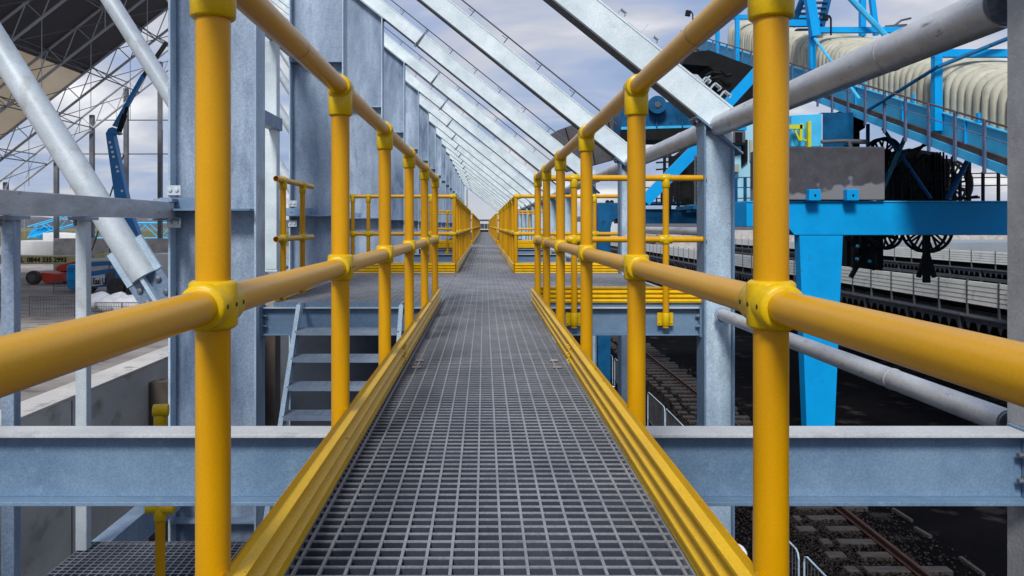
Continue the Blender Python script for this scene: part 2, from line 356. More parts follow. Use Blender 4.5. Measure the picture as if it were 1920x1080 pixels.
# =================================================================== GRATING FLOOR
def bearing_bars(mbx, x0, x1, y0, y1, zt, pitch=0.0383, depth=0.03, tb=0.0042):
    nb = max(2, int(round((y1 - y0) / pitch)))
    for i in range(nb + 1):
        y = min(max(y0 + (y1 - y0) * i / nb, y0 + tb / 2), y1 - tb / 2)
        mbx.box(x0 + 0.004, x1 - 0.004, y - tb / 2, y + tb / 2, zt - depth, zt - 0.0042)
    return mbx
def grating(mbx, x0, x1, y0, y1, zt, pitch=0.0383, rod=0.0459, depth=0.03, tb=0.004, tr=0.0055, framed=True, roff=0.0):
    nb = max(2, int(round((y1 - y0) / pitch)))
    for i in range(nb + 1):
        y = y0 + (y1 - y0) * i / nb
        w = tb if 0 < i < nb else tb + 0.001
        y = min(max(y, y0 + w / 2), y1 - w / 2)
        mbx.box(x0 + 0.004, x1 - 0.004, y - w / 2, y + w / 2, zt - 0.004, zt - 0.0006)
    nr = int((x1 - x0) / rod)
    off = ((x1 - x0) - nr * rod) / 2
    for i in range(nr + 1):
        x = x0 + off + i * rod
        if x - x0 < .006 or x1 - x < .006: continue
        mbx.box(x - tr / 2, x + tr / 2, y0 + 0.001, y1 - 0.001, zt - 0.006, zt)
    for y in (y0, y1 - .005): mbx.box(x0 + .005, x1 - .005, y, y + .005, zt - depth * .8, zt + .0003)
    if framed:
        mbx.box(x0, x0 + 0.0045, y0, y1, zt - depth, zt + 0.0002); mbx.box(x1 - 0.0045, x1, y0, y1, zt - depth, zt + 0.0002)
    return mbx
ZF = -0.61
XL, XR = -0.353, 0.370
def clips(t, x0, x1, y0, y1):
    for cx in (x0 + .045, x1 - .075):
        for cy in (y0 + .07, y1 - .10):
            part(MB().box(cx, cx + .035, cy, cy + .030, ZF + .0005, ZF + .004).box(cx + .004, cx + .031, cy + .008, cy + .014, ZF + .004, ZF + .007), 'grating_clip', 'nose', t)
G1 = 'walkway grating panels'
def panel(y0, y1, label):
    t = thing('floor_grating', label, 'grating', (0.01, y0, ZF - .03), G1)
    part(grating(MB(), XL, XR, y0 + .002, y1 - .002, ZF), 'grating_mesh', 'grate', t)
    part(bearing_bars(MB(), XL, XR, y0 + .002, y1 - .002, ZF), 'bearing_bars', 'bar_shade', t)
    clips(t, XL, XR, y0, y1)
    return t
panel(0.2, 3.51, 'nearest walkway grating panel, open square mesh underfoot')
panel(3.51, 6.31, 'walkway grating panel between the nearest panel and the side landing')
pf = panel(6.31, 10.2, 'walkway grating panel crossing the first side landing')
lb = ['leading away just beyond the first landing', 'second beyond the first landing', 'third beyond the first landing', 'crossing the second landing']
k = 1
y = 10.2
while y < 69:
    lab = 'walkway grating panel ' + (lb[k - 1] if k <= len(lb) else ORD[k - 4] + ' beyond the second landing' if k > 5 else 'just beyond the second landing')
    copy_tree(pf, (0, y - 6.31 + (0.0), 0), lab)
    y += 3.89; k += 1
def side_grating(x0, x1, y0, y1, lab):
    t = thing('landing_grating', lab, 'grating', ((x0 + x1) / 2, y0, ZF - .03), 'side landing grating panels')
    part(grating(MB(), x0, x1, y0, y1, ZF), 'grating_mesh', 'grate', t)
    part(bearing_bars(MB(), x0, x1, y0, y1, ZF), 'bearing_bars', 'bar_shade', t)
    return t
gl = side_grating(-1.66, XL - .004, 6.31, 10.2, 'left side landing grating above the short steel stair')
gr = side_grating(XR + .004, 1.70, 6.31, 10.2, 'right side landing grating beside the first right column')
copy_tree(gl, (0, 15.29, 0), 'distant left landing grating behind the far cross rails')
copy_tree(gr, (0, 15.29, 0), 'distant right landing grating behind the far cross rails')
part(MB().box(-1.66, -1.40, 6.295, 6.308, ZF - .045, ZF + .001).box(-.62, XL - .004, 6.295, 6.308, ZF - .045, ZF + .001).box(-1.40, -.62, 6.295, 6.308, ZF - .045, ZF + .003), 'nosing', 'beam', gl)
part(MB().box(XR + .004, 1.70, 6.295, 6.308, ZF - .045, ZF + .001), 'nosing', 'beam', gr)
# stringers under the walkway
for x, s_, lab in ((-.31, 'left', 'left'), (.33, 'right', 'right')):
    single(MB().box(x - .004, x + .004, .2, 70, -.80, -.645).box(x - .03, x + .03, .2, 70, -.649, -.641).box(x - .03, x + .03, .2, 70, -.808, -.800),
           'walkway_stringer', 'beam', 'long steel channel under the %s edge of the walkway' % lab, 'steel beam', 'walkway stringers')

# =================================================================== HAND RAILS
ZT, ZM = 0.366, -0.112
RT = 0.0242
def rail_post(parent, x, y, d, kind, ring=24, base=True):
    """one upright with its fittings; d = unit direction of the rail at the post; kind: through / end / corner"""
    d = Vector((d[0], d[1], 0)).normalized(); nrm = Vector((-d.y, d.x, 0))
    p = Vector((x, y, 0))
    po = part(MB().tube(p + Vector((0, 0, -.80)), p + Vector((0, 0, ZT - .02)), RT, ring), 'post', 'tube', parent)
    a = .033
    m = MB()
    m.sleeve(p + Vector((0, 0, ZT - .076)), p + Vector((0, 0, ZT - .005)), .0315, .004, ring)
    if kind == 'end':
        m.sleeve(p + Vector((0, 0, ZT)) - d * .052, p + Vector((0, 0, ZT)) + d * .018, .0315, .004, ring)
        m.sphere(p + Vector((0, 0, ZT)), .0315, ring, 10)
    else:
        m.sleeve(p + Vector((0, 0, ZT)) - d * a, p + Vector((0, 0, ZT)) + d * a, .0315, .004, ring)
    f = part(m, 'rail_fitting', 'fit', po)
    m = MB()
    m.sleeve(p + Vector((0, 0, ZM - .034)), p + Vector((0, 0, ZM + .034)), .0335, .005, ring)
    m.sleeve(p + Vector((0, 0, ZM)) - d * .052, p + Vector((0, 0, ZM)) + d * (.052 if kind != 'end' else .02), .0325, .005, ring)
    part(m, 'rail_fitting', 'fit', po)
    return po
def base_bracket(parent, po, x, y, face):
    # flat side plate bolted to the beam face
    m = MB()
    if face == 'y':
        m.box(x - .062, x + .062, y + RT - .004, y + RT + .004, -.785, -.685)
        m.sleeve((x, y, -.785), (x, y, -.685), .030, .004, 20)
        for sx in (-.048, .048): m.sphere((x + sx, y + RT - .005, -.765), .008, 8, 6)
    else:
        sgn = 1 if x < 0 else -1
        m.box(x + sgn * (RT - .004), x + sgn * (RT + .004), y - .062, y + .062, -.785, -.685)
        m.sleeve((x, y, -.785), (x, y, -.685), .030, .004, 20)
    return part(m, 'base_bracket', 'fit', po)
TOE = [(-.004, -.488), (-.001, -.484), (.001, -.497), (.016, -.504), (.016, -.510), (.003, -.524), (.003, -.532), (.018, -.540), (.018, -.546), (.004, -.560), (.004, -.567), (.018, -.575), (.018, -.581), (.006, -.595), (.0105, -.6085)]
def toe_board(parent, p, q, inward, z0=0.0):
    """ridged kick board from p to q, ridges facing 'inward' """
    p = Vector((p[0], p[1], 0)); q = Vector((q[0], q[1], 0)); nn = Vector((inward[0], inward[1], 0))
    n = len(TOE); vs = []
    for e in (p, q):
        for o, z in TOE: vs.append(e + nn * o + Vector((0, 0, z + z0)))
        for o, z in reversed(TOE): vs.append(e + nn * (o - .003) + Vector((0, 0, z + z0)))
    m2 = 2 * n
    fs = [(i, (i + 1) % m2, (i + 1) % m2 + m2, i + m2) for i in range(m2)] + [tuple(range(m2)), tuple(range(2 * m2 - 1, m2 - 1, -1))]
    return part(MB().add(vs, fs), 'kick_board', 'toe', parent)
def rails(parent, pts, mat_='rail', open_ends=False, ring=20):
    for z in (ZT, ZM):
        for a, b in zip(pts, pts[1:]):
            m = MB()
            A = Vector((a[0], a[1], z)); B = Vector((b[0], b[1], z))
            (m.openpipe if open_ends else m.tube)(A, B, RT - .0006, n=ring)
            part(m, 'top_rail' if z == ZT else 'middle_rail', mat_, parent)
def corner(parent, x, y, d1, d2):
    for z in (ZT, ZM):
        c = Vector((x, y, z)); d1v = Vector((*d1, 0)); d2v = Vector((*d2, 0))
        m = MB().sphere(c, .0335, 20, 10).sleeve(c, c + d1v * .06, .033, .004).sleeve(c, c + d2v * .06, .033, .004)
        part(m, 'corner_fitting', 'fit', parent)
def joint(parent, x, y, inward):
    m = MB(); s = inward
    m.box(x - .002 + min(0, s * .0), x + .002, y - .05, y + .05, -.60, -.50)
    for yy in (-.03, .03):
        for z in (-.525, -.56, -.59): m.sphere((x + s * .016, y + yy, z), .006, 8, 6)
    part(m, 'joint_plate', 'toe', parent)

def main_rail(x, ys, yend, toex, inward, label):
    t = thing('guard_rail', label, 'guard rail', (x, ys[0], -.80), 'yellow walkway guard rails')
    p0 = rail_post(t, x, ys[0], (0, -1) if False else (0, 1), 'through')
    base_bracket(t, p0, x, ys[0], 'x')
    for y in ys[1:-1]: part_copy(p0, (0, y - ys[0], 0))
    pe = rail_post(t, x, ys[-1], (0, 1), 'end'); base_bracket(t, pe, x, ys[-1], 'x')
    rails(t, [(x, -.8), (x, ys[-1])])
    toe_board(t, (toex, -.6), (toex, 3.46), (inward, 0)); toe_board(t, (toex + .001, 3.464), (toex + .001, yend), (inward, 0))
    joint(t, toex, 3.46, inward)
    # grub screws of the two nearest middle fittings, seen as little dark slots
    for y in ys[1:3]:
        m = MB()
        for dy, rr in ((-.036, .0325), (0, .0335), (.036, .0325)):
            for sg in (1,):
                px = x + (inward * rr)
                m.lathe((px - inward * .004, y + dy, ZM), (px + inward * .0003, y + dy, ZM), [(0, .0036), (.0043, .0036)], 10)
        part(m, 'grub_screw', 'black', t)
    return t
main_rail(-.383, [.13, 1.13, 2.13, 3.08, 4.08, 5.13, 6.22], 6.31, -.359, 1, 'long yellow tube guard rail along the left of the near walkway')
main_rail(.405, [.13, 1.13, 2.13, 3.17, 4.25, 5.2, 6.06], 6.31, .381, -1, 'long yellow tube guard rail along the right of the near walkway')

def cross_rail(x0, x1, y, posts, toe, label, grp, rear=False):
    t = thing('guard_rail', label, 'guard rail', ((x0 + x1) / 2, y, -.80), grp)
    for x in posts:
        po = rail_post(t, x, y, (1, 0), 'through'); base_bracket(t, po, x, y, 'y')
    rails(t, [(x0, y), (x1, y)], open_ends=True)
    toe_board(t, (toe[0], y + RT + .006), (toe[1], y + RT + .006), (0, -1 if rear else 1))
    return t
GC = 'yellow guard rails across the landings'
cr1 = cross_rail(.43, 1.73, 6.235, (.70, 1.415), (.40, 1.70), 'yellow guard rail across the front of the right landing, ending at the column', GC)
# the same two-rail guard at the front of the second, distant landing
copy_tree(cr1, (0, 15.25, 0), 'distant yellow guard rail across the front of the second right landing')
cr2 = cross_rail(-1.73, -.40, 6.235 + 15.25, (-1.40, -.985), (-1.70, -.38), 'distant yellow guard rail across the front of the second left landing', GC)

def long_rail(side, y0, y1, xin, xout, posts_cross, label, grp, n):
    s = -1 if side == 'L' else 1
    t = thing('guard_rail', label, 'guard rail', (xin, y0, -.80), grp)
    for x in posts_cross:
        po = rail_post(t, x, y0, (1, 0), 'through', 16); base_bracket(t, po, x, y0, 'y')
    ys = [y0 + i * (y1 - y0) / n for i in range(n + 1)]
    c0 = part(MB().tube((xin, y0, -.80), (xin, y0, ZT), RT, 16), 'post', 'tube', t)
    p1 = rail_post(t, xin, ys[1], (0, 1), 'through', 16)
    for y in ys[2:]: part_copy(p1, (0, y - ys[1], 0))
    rails(t, [(xout, y0), (xin, y0), (xin, y1 + .03)], ring=16)
    corner(t, xin, y0, (s, 0), (0, 1))
    toe_board(t, (xout, y0 - RT - .006), (xin - s * .01, y0 - RT - .006), (0, -1))
    toe_board(t, (xin - s * (RT + .001), y0 - .03), (xin - s * (RT + .001), y1), (-s, 0))
    return t
GL = 'yellow guard rails leading away beyond the landings'
long_rail('L', 10.22, 21.3, -.383, -1.71, (-1.68, -1.48, -.68), 'left yellow guard rail turning from the first landing down the far walkway', GL, 11)
long_rail('R', 10.22, 21.3, .405, 1.71, (1.41, .95), 'right yellow guard rail turning from the first landing down the far walkway', GL, 11)
long_rail('L', 25.5, 70, -.383, -1.71, (-1.5, -.9), 'most distant left yellow guard rail beyond the second landing', GL, 32)
long_rail('R', 25.5, 70, .405, 1.71, (1.41, .9), 'most distant right yellow guard rail beyond the second landing', GL, 32)
# short loose section at the left edge of the landing, open tube ends
t = thing('guard_rail', 'short yellow guard rail with open tube ends by the first left column', 'guard rail', (-1.64, 6.5, -.62), 'yellow walkway guard rails')
for y in (6.52, 7.22): rail_post(t, -1.64, y, (0, 1), 'through')
rails(t, [(-1.64, 6.3), (-1.64, 7.62)], open_ends=True)
toe_board(t, (-1.665, 6.33), (-1.665, 7.7), (1, 0))
for z in (ZT, ZM): part(MB().tube((-1.64, 6.3615, z), (-1.64, 6.365, z), RT - .005, 16), 'tube_bore', 'black', t)
for tt in [o for o in bpy.data.objects if o.name.startswith('guard_rail') and 'near walkway' in str(o.get('label', ''))]:
    x = -.383 if 'left' in tt['label'] else .405
    y = 1.64 if x < 0 else 1.52
    part(MB().lathe((x, y, ZT), (x, y + .0022, ZT), [(0, RT + .0002), (.0022, RT + .0002)], 28, True), 'rail_joint', 'brown', tt)
# gate / barrier closing the far end
t = thing('end_barrier', 'small grey and rusty brown barrier closing the far end of the walkway', 'barrier', (0, 70.1, ZF), None)
part(MB().box(-.62, .64, 70.1, 70.14, ZF + .28, .12), 'grey_panel', 'steelg', t)
part(MB().box(-.62, .64, 70.05, 70.14, ZF, ZF + .20), 'red_board', 'rust', t)
for x in (-.3, 0, .3): part(MB().box(x - .015, x + .015, 70.07, 70.098, ZF + .28, .12), 'stile', 'galvb', t)

# =================================================================== STEEL FRAMES, one every 3.8 m
YS = 3.8; NF = 19
def soffit(x): return 2.166 - .804 * x
# --- left plate column
def left_column():
    xa, xb, y0, y1 = -2.43, -1.754, 2.35, 2.60
    t = thing('steel_column', 'x', 'steel column', ((xa + xb) / 2, (y0 + y1) / 2, ZG), 'wide plate columns on the left')
    yc = (y0 + y1) / 2
    za, zb = soffit(xa), soffit(xb)
    part(MB().prism([(xa + .016, ZG), (xb - .016, ZG), (xb - .016, soffit(xb - .016) - .012), (xa + .016, soffit(xa + .016) - .012)], 'y', yc - .006, yc + .006), 'web', 'galvd', t)
    for x0, x1 in ((xa, xa + .016), (xb - .016, xb)):
        part(MB().prism([(x0, ZG), (x1, ZG), (x1, soffit(x1) - .012), (x0, soffit(x0) - .012)], 'y', y0, y1), 'flange', 'galv', t)
    part(MB().prism([(xa - .02, soffit(xa - .02) - .012), (xb + .02, soffit(xb + .02) - .012), (xb + .02, soffit(xb + .02)), (xa - .02, soffit(xa - .02))], 'y', y0 - .01, y1 + .01), 'cap_plate', 'galvb', t)
    for z in (.115, 2.03, -2.3):
        part(MB().box(xa + .017, xb - .017, y0 + .004, yc - .0065, z, z + .012).box(xa + .017, xb - .017, yc + .0065, y1 - .004, z, z + .012), 'stiffener', 'galvd', t)
    # bracket with bolts where the side rail lands
    m = MB().box(xa - .06, xa + .32, y0 - .012, y0 - .001, .125, .21).box(xa - .10, xb - .02, y0 - .10, y0 - .001, .110, .124)
    for bx in (xa + .03, xa + .28): m.sphere((bx, y0 - .014, .165), .013, 8, 6)
    part(m, 'rail_bracket', 'beam', t)
    for z in (.23, -.02):
        m = MB()
        m.box(xa - .005, xa + .10, y0 - .014, y0 - .003, z, z + .075)
        for bx in (xa + .02, xa + .07): m.lathe((bx, y0 - .014, z + .04), (bx, y0 - .03, z + .04), [(0, .016), (.012, .016), (.013, .012)], 6)
        part(m, 'bolted_cleat', 'strut', t)
    return t
def right_column():
    xa, xb, y0, y1 = 1.70, 1.935, 2.38, 2.60
    t = thing('steel_column', 'x', 'steel column', ((xa + xb) / 2, (y0 + y1) / 2, ZG), 'slim columns on the right')
    yc = (y0 + y1) / 2
    part(MB().prism([(xa + .013, ZG), (xb - .013, ZG), (xb - .013, soffit(xb) - .006), (xa + .013, soffit(xa) - .026)], 'y', yc - .05, yc - .04), 'web', 'galv', t)
    for x0, x1 in ((xa, xa + .013), (xb - .013, xb)):
        part(MB().prism([(x0, ZG), (x1, ZG), (x1, soffit(x1) - .017), (x0, soffit(x0) - .017)], 'y', y0, y1), 'flange', 'beam', t)
    part(MB().prism([(xa - .06, soffit(xa - .06) - .016), (xb + .06, soffit(xb + .06) - .016), (xb + .06, soffit(xb + .06)), (xa - .06, soffit(xa - .06))], 'y', y0 - .02, y1 + .02), 'cap_plate', 'beam', t)
    for dx, dy in ((-.035, .03), (-.035, .15), (.03, .03)):
        x = xa + dx; m = MB()
        m.lathe((x, y0 + dy, soffit(x) - .016), (x - .02, y0 + dy, soffit(x) - .045), [(0, .018), (.022, .018), (.024, .012)], 6)
        part(m, 'bolt', 'bolt', t)
    return t
def rafter():
    # sloping I section, soffit on the soffit line; runs from the eave up to the ridge
    x0, x1 = 1.93, -20.4
    y0, y1 = 2.40, 2.58; yc = (y0 + y1) / 2
    ca = math.cos(math.atan(.804)); D = .235 / ca
    t = thing('sloping_rafter', 'x', 'rafter', (x0, yc, soffit(x0)), 'sloping rafters over the walkway')
    def slab(a, b, ya, yb): return [(x0, soffit(x0) + a), (x1, soffit(x1) + a), (x1, soffit(x1) + b), (x0, soffit(x0) + b)]
    part(MB().prism(slab(.001, .018, 0, 0), 'y', y0, y1), 'bottom_flange', 'steelg', t)  # darker steel than the web, soffit shade put into the colour
    part(MB().prism(slab(.019, D - .019, 0, 0), 'y', y0 + .006, y0 + .016), 'web', 'galvb', t)
    part(MB().prism(slab(D - .018, D, 0, 0), 'y', y0, y1), 'top_flange', 'galvb', t)
    return t, D
lc = left_column(); lc['label'] = 'wide galvanised column nearest the camera in the left row, mostly outside the frame'
rc = right_column(); rc['label'] = 'slim galvanised column at the right edge of the photo, nearest in its row'
rf, RD = rafter(); rf['label'] = 'galvanised sloping rafter nearest the camera, above the frame'
for k in range(1, NF):
    d = (0, YS * k, 0)
    copy_tree(lc, d, 'wide galvanised plate column, %s from the near end of the left row' % ORD[k])
    copy_tree(rc, d, 'slim galvanised column, %s from the near end of the right row' % ORD[k])
    rk = copy_tree(rf, d, 'bright galvanised sloping rafter, %s from the near end of the row' % ORD[k])
    yk = 2.40 + YS * k
    if k == 1:
        # channel shaped purlin cleats on the first visible rafter
        m = None
        for i, (px, sc) in enumerate(((1160, 1), (1180, 1.6), (1222, .9), (1300, 1.4), (1318, .9), (1334, 1.1), (1352, 1.1))):
            x = (px - 908) * 6.25 / F - .02; z = soffit(x) + RD
            u = Vector((1, 0, -.804)).normalized(); v = Vector((.804, 0, 1)).normalized()
            c = Vector((x, yk + .03, z)); h = .055 * sc
            if i in (1, 3):
                m = MB().bar(c, c + u * h * 1.5, .06, .008, v).bar(c + u * h * 1.5, c + u * h * 1.5 + v * h, .06, .008, u)
            else:
                m = MB().bar(c, c + v * h, .06, .008, u).bar(c + v * h, c + v * h + u * h, .06, .008, v).bar(c + v * h + u * h, c + v * h * .6 + u * h, .06, .008, u)
            part(m, 'purlin_cleat', 'strut', rk)
    else:
        # edge line carried on little pins just above the rafter
        v = Vector((.804, 0, 1)).normalized()
        def on(x, h): return Vector((x, yk + .02, soffit(x) + RD)) + v * h
        xl = 1.6
        if k == 2:
            m = MB().tube(on(xl, .10), on(-4, .10), .010, 6)
            pins = m
            x = 1.5
            i = 0
            while x > -2.6:
                pins.tube(on(x, 0), on(x, .10), .006, 5)
                pins.bar(on(x, .07), on(x - .06, .07), .012, .006)
                x -= .42
            base = part(pins, 'edge_line', 'steelg', rk)
            xb = -1.2
            br = MB().bar(Vector((xb, yk - .02, soffit(xb) - .03)), on(xb + .16, .09), .05, .016).bar(Vector((xb, yk - .02, soffit(xb) - .05)), Vector((xb + .03, yk - .02, soffit(xb) - .02)), .07, .03)
            bb = part(br, 'clamp_bracket', 'bolt', rk)
            extra = (base, bb)
        else:
            for e in extra:
                g = e.copy(); COL.objects.link(g); g.parent = rk; ORG[g.name] = ORG[rk.name]
# cross beams under the walkway
def cross_beam():
    y0, y1 = 2.46, 2.57; xa, xb = -1.75, 1.698; zt, zb = -.645, -.865
    t = thing('cross_beam', 'x', 'steel beam', (0, (y0 + y1) / 2, zb), 'cross beams under the walkway')
    part(MB().box(xa + .014, xb - .014, y0 + .050, y0 + .058, zb + .013, zt - .011), 'web', 'beam', t)
    part(MB().box(xa + .014, xb - .014, y0, y1, zt - .010, zt), 'top_flange', 'top', t, bevel=.0015)
    part(MB().box(xa + .014, xb - .014, y0, y1, zb, zb + .012), 'bottom_flange', 'beam', t, bevel=.0015)
    for x, s in ((xa, 1), (xb, -1)):
        m = MB().box(min(x, x + s * .012), max(x, x + s * .012), y0 - .012, y1 + .012, zb - .008, zt + .006)
        pl = part(m, 'end_plate', 'beam', t)
        for z in (-.715, -.795):
            m = MB()
            m.lathe((x + s * .012, y0 + .024, z), (x + s * .030, y0 + .024, z), [(0, .017), (.012, .017), (.014, .012)], 6)
            m.lathe((x + s * .026, y0 + .024, z), (x + s * .042, y0 + .024, z), [(0, .009), (.014, .009), (.015, .006)], 8)
            part(m, 'bolt', 'bolt', pl)
    return t
for ch in rc.children:
    if ch.name.startswith('flange'):
        ch.material_slots[0].link = 'OBJECT'; ch.material_slots[0].material = M['rcol']
cb = cross_beam(); cb['label'] = 'pale steel cross beam nearest the camera, spanning the whole frame below the walkway'
for k in range(1, NF):
    copy_tree(cb, (0, YS * k, 0), 'steel cross beam under the front edge of the first side landings' if k == 1 else 'steel cross beam under the walkway, %s from the near end' % ORD[k])
# eave tubes and lower tie tubes, bay by bay on the right
def bay_tube(z, r, y0, y1, name, label, grp, m='pipe'):
    t = thing(name, label, 'steel tube', (1.83, y0, z - r), grp)
    mm = MB().tube((1.83, y0 + .07, z), (1.83, y1 - .02, z), r, 32)
    mm.lathe((1.83, y0 + .85, z), (1.83, y0 + .87, z), [(0, r), (.004, r + .003), (.016, r + .003), (.02, r)], 32, True)
    part(mm, 'tube_body', m, t)
    part(MB().lathe((1.83, y0 + .055, z), (1.83, y0 + .068, z), [(0, r * .93), (.01, r * .93)], 32).box(1.822, 1.838, y0 - .06, y0 + .054, z - r * .8, z + r * .8), 'end_plate', 'bolt', t)
    part(MB().lathe((1.83, y1 - .018, z), (1.83, y1, z), [(0, r + .012), (.018, r + .012)], 32), 'end_ring', 'galvd', t)
    return t
e0 = bay_tube(.775, .081, 2.74, 6.30, 'eave_tube', 'large weathered steel tube running from the right edge to the first right column', 'eave tubes joining the right columns')
t0 = bay_tube(-.69, .046, 2.72, 6.16, 'tie_tube', 'slender steel tube below the right guard rail, nearest bay', 'tie tubes joining the right columns')
for k in range(1, NF - 1):
    copy_tree(e0, (0, YS * k, 0), 'weathered steel eave tube in the %s bay of the right row' % ORD[k])
    copy_tree(t0, (0, YS * k, 0), 'slender steel tie tube in the %s bay of the right row' % ORD[k])
bay_tube(-.055, .036, 6.5, 9.95, 'tie_tube', 'slender steel tube at rail height behind the right landing', 'tie tubes joining the right columns')
# raking struts at the left columns
sd = Vector((-1, 0, 1.58)).normalized()
def raking_strut():
    foot = Vector((-2.66, 2.47, -.41))
    t = thing('raking_strut', 'x', 'steel strut', (-2.45, 2.47, -1.0), 'raking tube struts left of the columns')
    top = foot + sd * 9
    part(MB().lathe(foot, top, [(0, .098), (.003, .104), (9, .104)], 40), 'tube_body', 'strut', t)
    # fin plate, stiffeners and bolts at the foot
    n = Vector((0, 1, 0)); a = sd.cross(n).normalized()
    end = foot - sd * .42
    fp = part(MB().bar(foot + sd * .30, end, .30, .014, n), 'fin_plate', 'galvd', t)
    m = MB().bar(foot + sd * .30, foot - sd * .0, .31, .03, n)
    part(m, 'slot_plate', 'galv', t)
    part(MB().bar(foot + Vector((0, -.045, 0)), end + Vector((0, -.045, 0)), .03, .07, n), 'stiffener', 'galv', t)
    for i in range(3):
        for sx in (-.085, .085):
            b = foot - sd * (.07 + .115 * i) + a * sx + Vector((0, -.008, 0))
            part(MB().lathe(b, b + Vector((0, -.02, 0)), [(0, .024), (.014, .024), (.018, .018)], 8), 'bolt', 'bolt', fp)
    return t
rs = raking_strut(); rs['label'] = 'raking tube strut nearest the camera, outside the frame to the left'
for k in range(1, NF):
    copy_tree(rs, (0, YS * k, 0), 'large raking tube strut bolted beside the first visible left column' if k == 1 else 'raking tube strut beside the %s left column' % ORD[k])
# side rail (girt), hanging posts and lower platform on the left
t = thing('side_girt', 'grey steel rail running from the left edge to the first left column', 'steel beam', (-2.45, 2.6, .05), 'side girts on the left row')
part(MB().box(-2.47, -2.37, 2.3, 6.12, .05, .175), 'rail_body', 'pipe', t, bevel=.003)
part(MB().box(-2.50, -2.34, 5.95, 6.14, .036, .048).box(-2.49, -2.35, 6.02, 6.135, .175, .20), 'end_plate', 'galvd', t)
for i, (yc, lab) in enumerate(((4.08, 'galvanised post under the side girt at the left edge of the photo'), (4.817, 'galvanised post under the side girt standing on the lower platform'))):
    t = thing('hanger_post', lab, 'steel post', (-2.43, yc, -1.95), 'posts under the side girt')
    part(MB().box(-2.447, -2.38, yc - .031, yc + .031, -1.95, .028), 'post_body', 'galvd' if i == 0 else 'strut', t, bevel=.004)
    part(MB().box(-2.50, -2.36, yc - .08, yc + .08, .030, .047), 'head_plate', 'galvd', t)
    m = MB()
    m.lathe((-2.43, yc - .065, .03), (-2.43, yc - .065, -.01), [(0, .012), (.03, .012), (.035, .007)], 6)
    part(m, 'bolt', 'bolt', t)
for z, y0, y1, h, lab in ((2.10, 6.42, 9.93, .23, 'upper side girt between the first two visible left columns'), (1.08, 6.42, 9.2, .14, 'lower side girt between the first two visible left columns')):
    single(MB().box(-2.44, -2.32, y0, y1, z, z + h), 'side_girt', 'galvd', lab, 'steel beam', 'side girts on the left row', bevel=.003)
single(MB().box(-2.48, -2.35, 9.05, 9.20, -.5, 2.09).box(-2.49, -2.34, 9.04, 9.21, -.53, -.505), 'hanger_post', 'galvb', 'pale galvanised post seen between the first two left columns', 'steel post', 'posts under the side girt', bevel=.004)
single(MB().box(-2.45, -2.33, 4.95, 6.14, -1.985, -1.972).box(-2.35, -2.342, 4.95, 6.14, -2.16, -1.986).box(-2.45, -2.33, 4.95, 6.14, -2.172, -2.161), 'platform_bearer', 'galvd', 'short steel channel running from the lower platform to the left column', 'steel beam', 'lower platform bearers')
t = thing('lower_platform', 'lower grating platform below the walkway on the left', 'platform', (-1.4, 3.5, -1.98), None)
part(grating(MB(), -2.44, -.42, 2.2, 4.93, -1.95, pitch=.041, rod=.0459, depth=.03), 'grating_mesh', 'grate', t)
part(bearing_bars(MB(), -2.44, -.42, 2.2, 4.93, -1.95, pitch=.041), 'bearing_bars', 'bar_shade', t)
part(MB().box(-2.44, -.42, 4.90, 4.94, -2.16, -1.985).box(-2.44, -.42, 2.2, 2.25, -2.16, -1.985), 'edge_beam', 'beam', t)
t = thing('rail_stanchion', 'short yellow stanchion without rails on the lower platform', 'stanchion', (-1.62, 4.0, -1.95), None)
part(MB().tube((-1.62, 4.0, -1.95), (-1.62, 4.0, -.93), RT, 24), 'post', 'tube', t)
m = MB().sleeve((-1.62, 4.0, -1.005), (-1.62, 4.0, -.935), .0315, .004)
m.sleeve((-1.65, 3.985, -.925), (-1.578, 4.0, -.925), .0315, .004).sleeve((-1.62, 4.0, -.995), (-1.62, 4.0, -.915), .030)
part(m, 'rail_fitting', 'fit', t)
part(MB().sleeve((-1.62, 4.0, -1.475), (-1.62, 4.0, -1.415), .030, .004).sleeve((-1.69, 4.0, -1.415), (-1.55, 4.0, -1.415), .028, .006), 'rail_fitting', 'fit', t)
# stair from the landing down
t = thing('steel_stair', 'galvanised open tread stair going down from the left landing', 'stair', (-1.02, 6.2, -1.95), None)
def stair_y(z): return 6.29 - (-.61 - z) * .70
for x in (-1.425, -.64):
    part(MB().prism([(stair_y(-.60), -.60), (stair_y(-.60) - .17, -.60 ), (stair_y(-1.95) - .17, -1.95), (stair_y(-1.95), -1.95)], 'x', x, x + .008).prism([(stair_y(-.60) - .17, -.61), (stair_y(-.60) - .18, -.61), (stair_y(-1.95) - .18, -1.95), (stair_y(-1.95) - .17, -1.95)], 'x', x - .012, x + .02), 'stringer', 'galv', t)
for i in range(7):
    z = -.79 - .182 * i; yf = stair_y(z) - .185
    m = MB().box(-1.410, -.645, yf, yf + .006, z - .034, z).box(-1.410, -.645, yf + .19, yf + .196, z - .03, z - .001)
    for j in range(9): m.box(-1.410, -.645, yf + .012 + j * .02, yf + .016 + j * .02, z - .025, z - .0015)
    for j in range(13): m.box(-1.40 + j * .06, -1.396 + j * .06, yf + .006, yf + .19, z - .02, z - .0005)
    for x in (-1.4165, -.645): m.box(x, x + .006, yf + .001, yf + .20, z - .06, z - .0008)
    part(m, 'tread', 'tread', t)
for i in range(7):
    z = -.79 - .182 * i; yf = stair_y(z) - .1
    m = MB()
    for dy in (-.03, .06):
        m.lathe((-1.425, yf + dy, z - .03), (-1.445, yf + dy, z - .03), [(0, .010), (.014, .010), (.016, .006)], 6)
        m.lathe((-.632, yf + dy, z - .03), (-.612, yf + dy, z - .03), [(0, .010), (.014, .010), (.016, .006)], 6)
    part(m, 'bolt', 'bolt', t)
